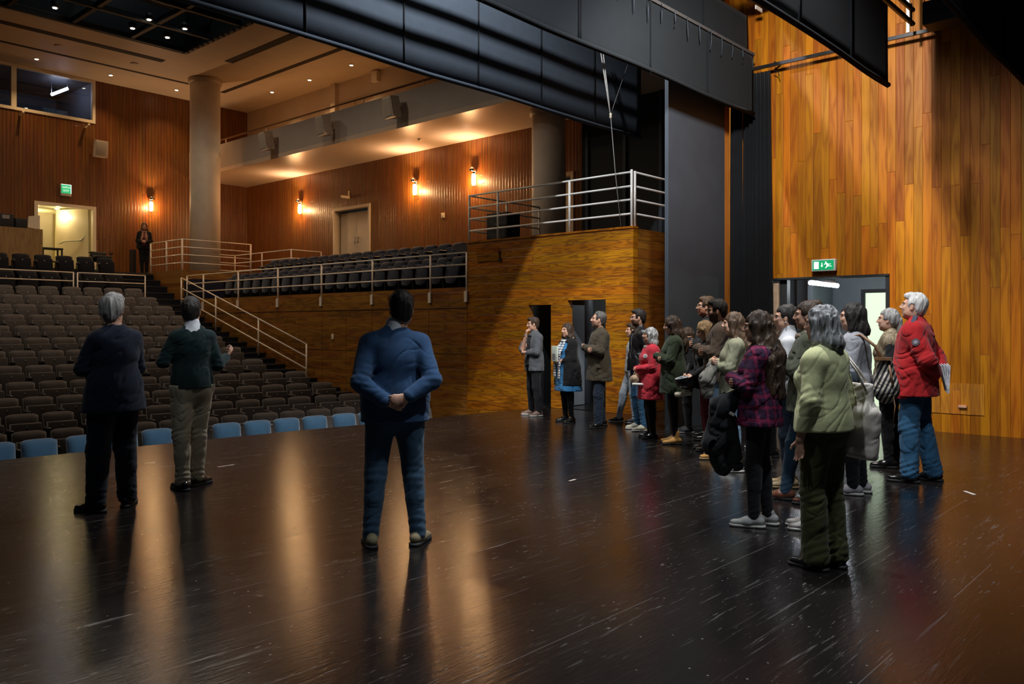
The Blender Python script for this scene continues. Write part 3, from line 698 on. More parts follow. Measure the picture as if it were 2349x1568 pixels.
# small devices
q = onX(963, 318, SXW - .8); 
h_ = onH(963, 318, SO); mb = MB(); mb.lathe((h_.x, h_.y, SO - .06), [(.03, 0), (.06, .03), (.06, .06)], 14); o = mb.build('smoke_detector', M_frame); tag(o, 'small smoke detector under the balcony', 'smoke detector')
small_box(1017, 494, SXW, .12, .14, .03, 'wall_switch', 'small cream switch plate on the slatted side wall', 'switch', M_frame)
small_box(764, 772, BX, .09, .13, .02, 'wall_switch', 'small cream switch plate on the brown panels behind the stair rail', 'switch', M_frame)
q = onX(801, 448, SXW); root = empty('door_sign_bracket', q); tag(root, 'small unlit sign on a bracket above the cream double doors', 'sign')
mb = MB(); mb.box(-.32, 0, -.03, .03, -.11, -.03); mb.build('sign_body', M_frame, root); mb = MB(); mb.box(-.04, 0, -.012, .012, -.04, .14); mb.build('bracket', M_frame, root)
for i, (u, v) in enumerate([(45, 262), (195, 290)]):
    q = onY(u, v, RYW); mb = MB(); mb.obox((q.x, RYW - .16, q.z), (.03, 0, 0), (0, .16, -.02), (0, 0, .02)); o = mb.build('wall_peg', M_frame); tag(o, ['short cream bracket under the booth window, left one', 'short cream bracket under the right end of the booth window'][i], 'bracket')
# ---- booth window
mb = MB(); f = .09; zt = CZ - .01
um = onY(31, 200, RYW).x
mb.box(wx0, wx1, RYW - .04, RYW + .1, wz0, wz0 + f); mb.box(wx0, wx1, RYW - .04, RYW + .1, zt - f, zt); mb.box(wx1 - f, wx1, RYW - .04, RYW + .1, wz0 + f, zt - f); mb.box(um - .07, um + .07, RYW - .04, RYW + .1, wz0 + f, zt - f); mb.box(um - .09 - 2.6, um - 2.6 + .05, RYW - .04, RYW + .1, wz0 + f, zt - f)
win = mb.build('window_1', M_frame); win['kind'] = 'structure'
mg = mat('booth glass', (.9, .95, 1), .02, var=0, trans=1.0)
mb = MB(); mb.box(wx0, wx1 - f, RYW + .03, RYW + .04, wz0 + f, zt - f); mb.build('glass', mg, win)
mb = MB(); mb.box(wx0 - .3, wx1 + .15, RYW + 3.4, RYW + 3.5, 6.6, CZ + .3); struct('wall_booth', mb, mat('booth wall paint', (.06, .075, .10), .5)); mb = MB(); mb.box(wx1 + .05, wx1 + .15, RYW + .16, RYW + 3.39, 6.61, CZ + .015); struct('wall_booth_side', mb, MATS['booth wall paint']); mb = MB(); mb.box(wx0 - .3, wx1 + .15, RYW + .16, RYW + 3.5, 6.5, 6.6); struct('floor_booth', mb, MATS['booth wall paint'])
mb = MB(); mb.box(wx0 - .3, wx1 + .15, RYW + .16, RYW + 3.5, CZ + .02, CZ + .12); struct('ceiling_booth', mb, mat('booth ceiling', (.03, .035, .045), .5))
q1 = onH(118, 217, CZ - .12); q2 = onH(155, 204, CZ - .12)
a_ = onY(118, 217, RYW + 1.2); b_ = onY(155, 203, RYW + 0.75)
root = empty('booth_light', a_); tag(root, 'bright fluorescent tube seen through the booth window', 'ceiling light')
mb = MB(); mb.tube([Vector((0, 0, 0)), b_ - a_], .045, 10); mb.build('tube', M_tubew, root)
c1_, c2_ = onY(40, 207, RYW + 2.6) - a_, onY(187, 225, RYW + 2.6) - a_; mb = MB(); mb.tube([c1_ + a_, c2_ + a_], .012, 8); tag(mb.build('conduit', mat('grey conduit', (.05, .055, .06), .6)), 'thin grey conduit running behind the tube light in the booth', 'pipe')
mb = MB(); mb.tube([(0, 0, .04), (0, 0, CZ + .02 - a_.z)], .008, 6); mb.tube([b_ - a_ + Vector((0, 0, .04)), Vector((b_.x - a_.x, b_.y - a_.y, CZ + .02 - a_.z))], .008, 6); mb.build('hanger', M_metal, root)
bc = empty('booth_curtain', (0, 0, 0)); tag(bc, 'grey curtain hanging inside the booth window', 'curtain')
xa = onY(98, 240, RYW + 2.4).x; xb = onY(155, 240, RYW + 2.4).x
pleats('curtain_cloth', ((xa, RYW + 2.4), (xb, RYW + 2.4)), 6.9, CZ - .55, .05, 9, fabric('grey booth cloth', (.13, .16, .17)), bc, nz=6)
# ---- rear door
Dz = 3.17
mb = MB(); f = .10
mb.box(dx0, dx0 + f, RYW - .03, RYW + .16, Dz, dht); mb.box(dx1 - f, dx1, RYW - .03, RYW + .16, Dz, dht); mb.box(dx0 + f, dx1 - f, RYW - .03, RYW + .16, dht - f, dht); o = mb.build('trim_13', M_frame); o['kind'] = 'structure'
M_hall = mat('lit lobby paint', (.62, .56, .34), .5, var=.03, scale=2)
mb = MB(); mb.box(dx0 - .2, dx0 - .1, RYW + .16, RYW + 3.2, Dz, 5.6); mb.box(dx1 + .02, dx1 + .12, RYW + .16, RYW + 3.2, Dz, 5.6); mb.box(dx0 - .2, dx1 + .1, RYW + 3.2, RYW + 3.3, Dz, 5.6); struct('wall_lobby', mb, M_hall)
mb = MB(); mb.box(dx0 - .2, dx1 + .1, RYW + .16, RYW + 3.3, 5.28, 5.38); struct('ceiling_lobby', mb, M_hall)
mb = MB(); mb.box(dx0 - .2, dx1 + .1, RYW + .0, RYW + 3.3, Dz - .1, Dz); struct('floor_lobby', mb, M_step)
mb = MB(); mb.obox((dx1 - .42, RYW + .75, Dz + 1.03), (.28, -.55, 0), (.02, .012, 0), (0, 0, 1.02)); dl = mb.build('door_6', M_door); dl['kind'] = 'structure'
mb = MB(); mb.tube([(dx1 - .72, RYW + 1.0, Dz + .95), (dx1 - .62, RYW + .85, Dz + 1.02), (dx1 - .3, RYW + .42, Dz + 1.05), (dx1 - .2, RYW + .3, Dz + 1.2)], .018, 8); mb.build('push_bar', M_metal, dl)
mb = MB(); mb.obox((dx0 + .95, RYW + 1.9, Dz + 1.0), (.3, .02, 0), (0, .02, 0), (0, 0, 1.0)); o = mb.build('door_7', M_door); o['kind'] = 'structure'
lamp('POINT', (dx0 + .7, RYW + 2.3, 5.0), 34, (1, .86, .5), .02, name='lobby_lamp')
lamp('POINT', (dx0 + 1.0, RYW + .9, 5.0), 14, (1, .86, .5), .02, name='lobby_lamp')
q = onY(131, 487, RYW + 1.4); mb = MB(); mb.lathe((q.x, q.y, 5.265), [(.07, 0), (.07, .012)], 14); o = mb.build('lobby_downlight', mat('lobby lens', (1, .9, .6), emit=8)); tag(o, 'small lit lobby downlight inside the rear doorway', 'ceiling light')
tb = empty('lobby_table', (onY(115, 570, RYW - .5).x, RYW - .55, Dz)); tag(tb, 'black low table standing in front of the open rear doorway', 'table')
mb = MB(); mb.box(-.3, .28, -.2, .2, .62, .66); mb.build('table_top', M_black, tb)
for sx_ in (-.27, .25):
    for sy in (-.17, .17): mb = MB(); mb.box(sx_ - .02, sx_ + .02, sy - .02, sy + .02, 0, .62); mb.build('leg', M_black, tb)
mb = MB(); mb.box(-.28, .26, -.18, .18, .25, .27); mb.build('shelf', M_black, tb)
# SAIDA / EXIT sign
q = onY(152, 433, RYW - .1); root = empty('exit_sign', (q.x, RYW - .05, q.z)); tag(root, 'green lettered exit sign on the rear wall above the open doorway', 'exit sign')
mb = MB(); mb.rbox(-.15, .15, -.05, .05, -.22, .14, .008); mb.build('sign_case', M_spk, root)
mb = MB(); mb.box(-.145, .145, -.056, -.05, -.14, .135); mb.build('sign_panel', M_greend, root)
mb = MB(); mb.box(-.145, .145, -.060, -.051, .12, .135); mb.box(.13, .145, -.06, -.051, -.14, .12); mb.build('lit_edge', mat('lit edge', (.8, 1, .95), emit=1.6), root)
text_mesh('SAÍDA', .085, 'sign_text', M_signw, root, (0, -.060, .04), (PI / 2, 0, 0)); text_mesh('EXIT', .085, 'sign_text', M_signw, root, (0, -.060, -.06), (PI / 2, 0, 0))
# ---- columns
def column(x, y, r, z0, z1, label):
    root = empty('column', (x, y, z0)); tag(root, label, 'column')
    mb = MB(); mb.lathe((0, 0, 0), [(r, .001), (r, z1 - z0 - .15)], 48); mb.build('shaft', M_conc, root)
    mb = MB(); mb.lathe((0, 0, z1 - z0 - .15), [(r, 0), (r * 1.12, .02), (r * 1.12, .148)], 48); mb.build('collar', M_plaster, root)
column(12.98, 24.65, .455, 3.17, CZ, 'big round concrete column beside the rear platform railing')
column(15.0, 11.7 + .6, .40, 3.17, SO, 'round concrete column behind the timber block platform')
# ---- sconces
def sconce(p, axis, label, power=42):
    root = empty('wall_sconce', p); tag(root, label, 'wall light', 'chrome wall sconces')
    n = Vector((-1, 0, 0)) if axis == 'x' else Vector((0, -1, 0))
    mb = MB(); mb.lathe(n * .11 + Vector((0, 0, .02)), [(.015, .09), (.055, .078), (.082, .04), (.09, 0), (.078, -.028), (.04, -.04)], 20); mb.build('reflector_dome', M_chrome, root)
    mb = MB(); mb.tube([n * .0, n * .13], .02, 8); mb.lathe(n * .012, [(.06, -.02), (.06, .02)], 16, 0, axis); mb.build('wall_arm', M_chrome, root)
    mb = MB(); mb.lathe(n * .06 + Vector((0, 0, -.38)), [(.04, 0), (.058, .03), (.058, .27), (.035, .31)], 16); mb.build('glow_tube', M_sconce_glow, root)  # glowing tube shaped to stand for the bright patch on the wall
    lamp('POINT', Vector(p) + n * .16 + Vector((0, 0, -.26)), power * .42, WARM, .006, name='sconce_lamp', sf=.25); lamp('POINT', Vector(p) + n * .34 + Vector((0, 0, -.24)), power * .62, WARM, .006, name='sconce_lamp', sf=.5)
    lamp('SPOT', Vector(p) + n * .30 + Vector((0, 0, .12)), power * 1.4, (1, .70, .46), .008, Vector(p) + n * .8 + Vector((0, 0, 3)), 120, .9, 'sconce_uplight')
q = onY(345, 458, RYW); sconce(q, 'y', 'chrome wall sconce on the rear wall above the standing woman', 60)
for u, v, l in [(691, 464, 'chrome wall sconce left of the cream double doors'), (955, 417, 'chrome wall sconce right of the double doors, the farther of two'), (1090, 393, 'chrome wall sconce nearest the stage, above the platform railing')]:
    sconce(onX(u, v, SXW), 'x', l, 60)
# ================================================================== TIERS, STEPS, SEATS
def arcY(Ya, x): return Ya - (x - 2) ** 2 / 100.0
def solve(u, Ya):
    dx, dy = ray(u); z = Ya / dy
    for _ in range(30): z = arcY(Ya, z * dx) / dy
    return z * dx, z * dy, z
VT = [1014, 993, 952, 913, 877, 839, 804, 774, 746, 720, 696, 674, 653]
UE = [992, 985, 832, 768.6, 707, 608.7, 558, 514.7, 475, 438, 400, 363, 329]
ROW = []
for k, (v, ue) in enumerate(zip(VT, UE)):
    Ya = 11.62 + .92 * k
    x, y, z = solve(28, Ya); t = CH - (v - HZ) * z / FOC
    xr, yr, zr = solve(ue, Ya)
    ROW.append((Ya, t, xr))
SEAT_H = .87
xs = [-7 + i * 1.15 for i in range(16)]
mb = MB(); fl = [t - SEAT_H for _, t, _ in ROW]
mb.box(-9, 11.84, 9.9, 12.2, -.95, -.84)
for k, (Ya, t, xr) in enumerate(ROW):
    z = fl[k] if k else -.83
    if k == 0: continue
    poly = [(x, arcY(Ya - .62, x)) for x in xs] + [(x, arcY(Ya + .32, x)) for x in xs[::-1]]
    mb.prism(poly, -1.0 if z < 0 else z - 1.1, z)
# upper tiers for the dark rows
TOPS = [(24.55, 2.98), (25.55, 3.50)]
mb.box(-9, 10.3, 22.9, 23.75, .9, 1.98)
for Ya, t in TOPS: mb.prism([(x, arcY(Ya - .7, x)) for x in xs] + [(x, arcY(Ya + .32, x)) for x in xs[::-1]], 1.2, t - SEAT_H)
struct('floor_stalls', mb, M_carpet)
mb = MB(); mb.box(-9, 10.3, 25.55, RYW, 2.2, 3.169); mb.box(10.3, SXW, 26.0, RYW, 2.2, 3.17); mb.box(BX + .03, SXW, 23.9, 26.0, 2.2, 3.17); struct('floor_rear_platform', mb, M_step)
mb = MB(); mb.box(BX, BX + .03, 23.9, 26.0, 1.2, 3.19); mb.box(BX, 14.3, 23.86, 23.9, 1.5, 3.19); struct('wall_rear_plinth', mb, M_panelx)
# aisle steps beside the side panels
G = [(12.0, -.95), (13, -.78), (15.2, -.15), (18.3, .46), (22.4, 1.65), (24.0, 2.25), (26.0, 3.15)]
def g(y):
    for (a, b), (c, d_) in zip(G, G[1:]):
        if a <= y <= c: return b + (d_ - b) * (y - a) / (c - a)
    return G[0][1] if y < 12 else 3.15
mb = MB(); mb2 = MB(); y = 12.4
while y < 25.9:
    z = g(y + .2); mb.box(9.4 if y < 22.8 else 10.3, BX - .002, y, min(y + .46, 26.0), z - 1.2 if z > 0 else -1.05, z); mb2.box(9.9, BX - .004, y - .012, y + .035, z - .03, z + .006); y += .46
struct('floor_aisle_steps', mb, M_carpet); o = mb2.build('trim_14', M_step); o['kind'] = 'structure'

def make_seat(name, cloth, dz=0):
    root = empty(name)
    # faces -y, origin on the floor under the seat back
    bm = bmesh.new()
    NX, NZ = 8, 8; w2 = .213; z0, z1 = .36, SEAT_H
    V = []
    for side in (0, 1):
        for j in range(NZ + 1):
            f = j / NZ; z = z0 + (z1 - z0) * f
            for i in range(NX + 1):
                t = -1 + 2 * i / NX; e = 1 - abs(t) ** 6
                ww = w2 * (.93 + .07 * f)
                topd = -.03 * abs(t) ** 5 if j == NZ else 0
                th = (.050 * (e ** .5 if e > 0 else 0) + .012) * (1 - .75 * max(0, f - .86) / .14) * (1 + .25 * (f > .55))
                yy = .09 * f + (-th if side == 0 else .035)
                yy += .018 * t * t * (1 if side == 0 else .6)
                V.append((t * ww, yy, z + topd))
    W = NX + 1; H = W * (NZ + 1); fs = []
    for j in range(NZ):
        for i in range(NX):
            a = j * W + i; fs.append((a, a + 1, a + W + 1, a + W)); b = a + H; fs.append((b, b + W, b + W + 1, b + 1))
    for i in range(NX): fs.append((i, H + i, H + i + 1, i + 1)); a = NZ * W + i; fs.append((a, a + 1, a + 1 + H, a + H))
    for j in range(NZ): a = j * W; fs.append((a, a + W, a + W + H, a + H)); a += NX; fs.append((a, a + H, a + W + H, a + W))
    MB().add(V, fs, 0, True).build('backrest', cloth, root)
    # tipped-up seat pan, rounded lower edge
    mb = MB(); prof = [(-.200, .745 - dz), (.200, .745 - dz), (.208, .56), (.200, .40), (.15, .29), (.05, .26), (-.05, .26), (-.15, .29), (-.200, .40), (-.208, .56)]
    n = len(prof); V = []; ys_ = [(-.165, .94), (-.155, 1.0), (-.085, 1.0), (-.075, .95)]
    for y_, s_ in ys_:
        for x, z in prof: V.append((x * s_, y_ + (z - .45) * .16, .45 + (z - .45) * s_))
    fs = [tuple(range(n)), tuple(range(3 * n, 4 * n))[::-1]]
    for r_ in range(3):
        for i in range(n): fs.append((r_ * n + i, r_ * n + (i + 1) % n, (r_ + 1) * n + (i + 1) % n, (r_ + 1) * n + i))
    mb.add(V, fs, 0, True); pan = mb.build('seat_pan', cloth, root)
    mb = MB(); mb.lathe((0, -.165 + .24 * .16, .69 - dz), [(.0115, -.008), (.0115, .004)], 10, 0, 'y'); mb.build('number_disc', M_plate, pan)
    # armrest pod and side frame on the seat's right (viewer's left)
    mb = MB(); mb.rbox(-.266, -.204, -.33, -.04, .615, .680, .028, seg=3); mb.build('armrest', M_arm, root)
    mb = MB(); mb.box(-.250, -.228, -.20, .03, 0, .615); mb.box(-.256, -.224, -.24, .08, 0, .03); mb.build('side_frame', M_arm, root)
    bpy.data.objects.remove(bpy.data.objects.get('__none__')) if bpy.data.objects.get('__none__') else None
    bm.free(); return root
PITCH = .487
def rowname(k): return 'front row' if k == 0 else ORD[k + 1] + ' row from the stage'
protos = {}
def place_seat(kind, cloth, loc, rz, label, group, name='auditorium_seat'):
    if kind not in protos:
        protos[kind] = make_seat(name, cloth, .085 if kind == 'blue' else 0); o = protos[kind]; o.location = loc; o.rotation_euler = (0, 0, rz)
    else: o = dup(protos[kind], loc, rz)
    tag(o, label, 'seat', group); return o
rnd = random.Random(3)
for k, (Ya, t, xr) in enumerate(ROW):
    x = xr - .23; n = 0
    while True:
        y = arcY(Ya, x); u = 1174.5 + FOC * (x * RX + y * RY) / (x * FX + y * FY)
        if u < -45 or n > 22: break
        n += 1; rz = math.atan(-(x - 2) / 50.0)
        z = t - SEAT_H
        if k == 0: lab = 'blue tip-up seat in the front row, %s from its right end' % ORD[n]
        else: lab = 'brown tip-up seat, %s, %s from the right aisle' % (rowname(k), ORD[n])
        place_seat('blue' if k == 0 else 'brown', M_blue if k == 0 else M_brown, (x, y, z), rz, lab, 'blue front row seats' if k == 0 else 'brown stalls seats')
        x -= PITCH + (.045 if (n + k) % 4 == 0 else 0)
for r_, (Ya, t) in enumerate(TOPS):
    x = (10.15, 10.30)[r_] - .25; n = 0
    while True:
        y = arcY(Ya, x); u = 1174.5 + FOC * (x * RX + y * RY) / (x * FX + y * FY)
        if u < -45: break
        n += 1; place_seat('black', M_dark, (x, y, t - SEAT_H), math.atan(-(x - 2) / 50.), 'black tip-up seat in the %s row behind the stalls rail, %s from its right end' % (('near', 'last')[r_], ORD[n]), 'black seats behind the cross rail')
        x -= .53
# side terrace
TY0, TY1 = BY1, 23.86
mb = MB(); mb.box(BX + .06, 13.05, TY0, 22.95, .9, 2.27); mb.box(13.05, 14.35, TY0, 22.75, .9, 2.62); mb.box(14.35, SXW, TY0 + .5, 23.9, .9, 3.17)
mb.box(BX + .06, 14.3, 23.3, 23.86, .9, 2.9); mb.box(BX + .06, 14.3, 22.95, 23.3, .9, 2.6); struct('floor_side_terrace', mb, mat('navy terrace carpet', (.010, .012, .035), .9))
for n in range(20):
    place_seat('navy', M_navy, (12.72, 22.45 - n * .495, 2.27 - .10), -PI / 2, 'navy tip-up seat in the front row of the side terrace, %s from the far end' % ORD[n + 1], 'navy side terrace seats')
for n in range(20):
    place_seat('navy', M_navy, (13.72, 22.0 - n * .495, 2.62), -PI / 2, 'navy tip-up seat in the back row of the side terrace, %s from the far end' % ORD[n + 1], 'navy side terrace seats')
# brown panel wall under the terrace
seams = [BY1 + .0] + [12.98 + .955 * i for i in range(12)]; zs = [-.98, -.1, .93, 1.86]
mb = MB()
mb.box(BX + .02, BX + .06, BY1, 23.9, -1.0, 2.27, 1)
yy = [BY1 + .01, 12.0 + .02] ; ybs = [BY1 + .005, 12.98, 13.93, 14.88, 15.84, 16.79, 17.75, 18.70, 19.66, 20.6, 21.56, 22.5, 23.45, 23.9]
for a, b in zip(ybs, ybs[1:]):
    for z0, z1 in ((-1.0, .925), (.935, 1.86)): mb.box(BX, BX + .02, a + .006, b - .006, z0, z1, 0)
mb.box(BX - .01, BX + .02, BY1 + .005, 23.9, 1.875, 2.29, 0)
struct('wall_terrace_front', mb, [M_panel, M_black])
# terrace railing
yl = 23.55; top = .72; lv3 = [.24, .48, .72]
py = [onX(u, 700, BX).y for u in (1071, 988, 855, 738, 638, 547)] + [onX(467, 690, BX).y]
posts = [((BX - .005, y, 2.27 - .22), (BX - .005, y, 2.27 + top)) for y in py]
RR = railing('terrace_railing', 'long cream three-bar railing along the front of the side terrace', [[(BX - .005, yl, 2.27 + z), (BX - .005, BY1 + .02, 2.27 + z)] for z in lv3], posts=posts + [((BX - .005, yl, 2.27 - .2), (BX - .005, yl, 2.27 + top))])
for y in py:
    mb = MB(); b_ = Vector(RR.location); mb.box(BX - .045 - b_.x, BX - .012 - b_.x, y - .04 - b_.y, y + .04 - b_.y, 1.99 - b_.z, 2.21 - b_.z); mb.build('fixing_plate', M_white, RR)
# stair rail
SX = 11.62
T = [onX(416, 637, SX), onX(495, 683 + .5, SX), onX(593, 729, SX), onX(703, 789, SX)]
T = [Vector((SX, q.y, q.z)) for q in T]
a0, a3 = T[0], T[3]
def on_line(y): f = (y - a0.y) / (a3.y - a0.y); return a0.z + (a3.z - a0.z) * f
posts = [((SX, q.y, g(q.y)), (SX, q.y, on_line(q.y))) for q in T]
posts[3] = ((SX, T[3].y, g(T[3].y) - .25), posts[3][1])
railing('stair_railing', 'cream sloping handrail down the aisle steps beside the stalls', [[(SX, a0.y, a0.z - dz), (SX, a3.y, a3.z - dz)] for dz in (0, .30, .60)], posts=posts)
# stalls cross rail
ax, ay = onY(332.9, 631.7, 22.95), onY(0, 615.5, 23.15)
Xa, Xm = onY(333, 632, 22.9).x, onY(174, 624, 22.95).x
za = onY(333, 632, 22.9).z; 
posts = [((Xa, 22.9, 1.6), (Xa, 22.9, za)), ((Xm + .03, 22.92, 1.9), (Xm + .03, 22.92, za))]
railing('cross_rail', 'right-hand length of the cream two-bar rail behind the stalls', [[(Xa, 22.9, za - dz), (Xm + .03, 22.92, za - dz)] for dz in (0, .225)], posts=posts, r=.016, pr=.016)
posts = [((Xm - .07, 22.92, 1.9), (Xm - .07, 22.92, za)), ((1.0, 23.1, 1.9), (1.0, 23.1, za + .01))]
railing('cross_rail', 'left-hand length of the cream two-bar rail behind the stalls', [[(Xm - .07, 22.92, za - dz), (1.0, 23.1, za - dz + .01)] for dz in (0, .225)], posts=posts, r=.016, pr=.016)
# rear platform railing around the column
cx, cy = BX + .03, 23.92
lv4 = [.24, .48, .71, .94]
yl_ = 26.0
xr_ = onY(575, 562, cy).x
ym = onX(382, 550, cx).y
railing('rear_platform_railing', 'cream four-bar railing around the foot of the big column', [[(cx, yl_, 3.17 + z), (cx, cy, 3.17 + z), (xr_, cy, 3.17 + z)] for z in lv4],
        posts=[((cx, cy, 3.0), (cx, cy, 4.11)), ((cx, ym, 3.17), (cx, ym, 4.11)), ((cx, yl_, 3.17), (cx, yl_, 4.11)), ((xr_, cy, 3.17), (xr_, cy, 4.11))], pr=.026)
XX = 14.45
ya, yb_ = onX(539, 587, XX).y, onX(668, 571, XX).y; zt_ = 3.86
railing('rear_landing_railing', 'cream railing beyond the column leading down to the side terrace seats', [[(BX + 1.2, ya + .0, zt_ - dz), (XX, ya, zt_ - dz), (XX, yb_, zt_ - dz), (SXW - .45, yb_, zt_ - dz)] for dz in (0, .26, .52)],
        posts=[((XX, ya, 3.17), (XX, ya, zt_)), ((XX, yb_, 3.1), (XX, yb_, zt_)), ((XX, (ya + yb_) / 2, 3.17), (XX, (ya + yb_) / 2, zt_)), ((SXW - .45, yb_, 3.17), (SXW - .45, yb_, zt_))])
# turnstile-like black posts beside the woman
for i, u in enumerate((301, 309)):
    q = onY(u, 572, 26.7); mb = MB(); mb.rbox(q.x - .035, q.x + .035, 26.66, 26.74, 3.17, q.z, .01)
    o = mb.build('barrier_post', M_black); tag(o, 'black barrier post left of the standing woman, ' + ('left one' if i == 0 else 'right one next to her'), 'post')
# swivel chair silhouettes at right end of last row
q = onY(235, 585, 26.2); ch = empty('office_chair', (q.x, 26.3, 3.17)); tag(ch, 'black office chair behind the right end of the last seat row', 'chair')
mb = MB(); mb.rbox(-.24, .24, -.22, .22, .40, .48, .03); mb.build('seat', M_black, ch)
mb = MB(); mb.rbox(-.24, .24, .18, .26, .30, .62, .03); mb.build('backrest', M_black, ch)
mb = MB(); mb.tube([(0, 0, .06), (0, 0, .4)], .03, 8); mb.build('stem', M_black, ch)
for k in range(5):
    mb = MB(); a = k * 2 * PI / 5; mb.tube([(0, 0, .07), (.26 * math.cos(a), .26 * math.sin(a), .03)], .02, 6); mb.build('foot', M_black, ch)
for sx_ in (-1, 1):
    mb = MB(); mb.rbox(sx_ * .30 - .03, sx_ * .30 + .03, -.12, .14, .56, .59, .01); mb.tube([(sx_ * .26, 0, .44), (sx_ * .3, 0, .56)], .015, 6); mb.build('armrest', M_black, ch)
# sound desk at far left
q = onY(98, 524, 25.95); dk = empty('sound_desk', (q.x, 26.3, 3.169)); tag(dk, 'pale wooden sound desk at the left of the rear platform', 'desk')
hd = onY(98, 526, 25.95).z - 3.169
mb = MB(); mb.box(-4, 0, -.35, -.32, 0, hd); mb.build('front_panel', M_desk, dk); mb = MB(); mb.box(-.03, 0, -.319, .35, 0, hd); mb.build('side_panel', M_desk, dk); mb = MB(); mb.box(-4, -.031, -.319, .35, hd - .05, hd - .012); mb.build('desk_top', M_desk, dk)
def desk_item(name, label, cat, u0, u1, v0, m, yy=26.2, dy=.2, h0=None):
    a, b = onY(u0, v0, yy), onY(u1, v0, yy); mb = MB(); mb.rbox(a.x, b.x, yy - dy, yy + dy, 3.169 + hd + .001, a.z, .01)
    o = mb.build(name, m); return tag(o, label, cat)
o = desk_item('control_rack', 'black control rack on the sound desk at the left frame edge', 'equipment', -30, 27, 488, M_black)
a = onY(14, 497, 26.0); mb = MB(); mb.box(a.x - .1, a.x + .08, 25.985, 25.999, a.z - .05, a.z + .05); mb.build('display', mat('rack display', (.35, .32, .28), .3), o)
desk_item('mixing_console', 'black mixing console between the rack and the pale screen board', 'equipment', 30, 57, 501, M_black)
a, b = onY(63, 523, 26.05), onY(91, 494, 26.05); mb = MB(); mb.prism([(a.x, a.z + .02), (b.x, a.z - .0), (b.x, b.z), (a.x + .02, b.z - .05)], 26.03, 26.07, 0, 'xz'); o = mb.build('screen_board', M_frame); tag(o, 'pale board standing on the right end of the sound desk', 'board')
# ================================================================== PEOPLE: distance-field bodies meshed with surface nets
A3 = lambda *p: np.array(p, dtype=np.float32)
_rs = np.random.RandomState(5); _LAT = _rs.rand(32, 32, 32).astype(np.float32)
def vnoise(X, Y, Z):
    X = X % 32; Y = Y % 32; Z = Z % 32
    xi = np.floor(X).astype(int) % 32; yi = np.floor(Y).astype(int) % 32; zi = np.floor(Z).astype(int) % 32
    fx = X - np.floor(X); fy = Y - np.floor(Y); fz = Z - np.floor(Z)
    fx = fx * fx * (3 - 2 * fx); fy = fy * fy * (3 - 2 * fy); fz = fz * fz * (3 - 2 * fz)
    x1 = (xi + 1) % 32; y1 = (yi + 1) % 32; z1 = (zi + 1) % 32; L = _LAT
    a = L[xi, yi, zi] * (1 - fx) + L[x1, yi, zi] * fx; b = L[xi, y1, zi] * (1 - fx) + L[x1, y1, zi] * fx
    c = L[xi, yi, z1] * (1 - fx) + L[x1, yi, z1] * fx; d = L[xi, y1, z1] * (1 - fx) + L[x1, y1, z1] * fx
    return (a * (1 - fy) + b * fy) * (1 - fz) + (c * (1 - fy) + d * fy) * fz - .5
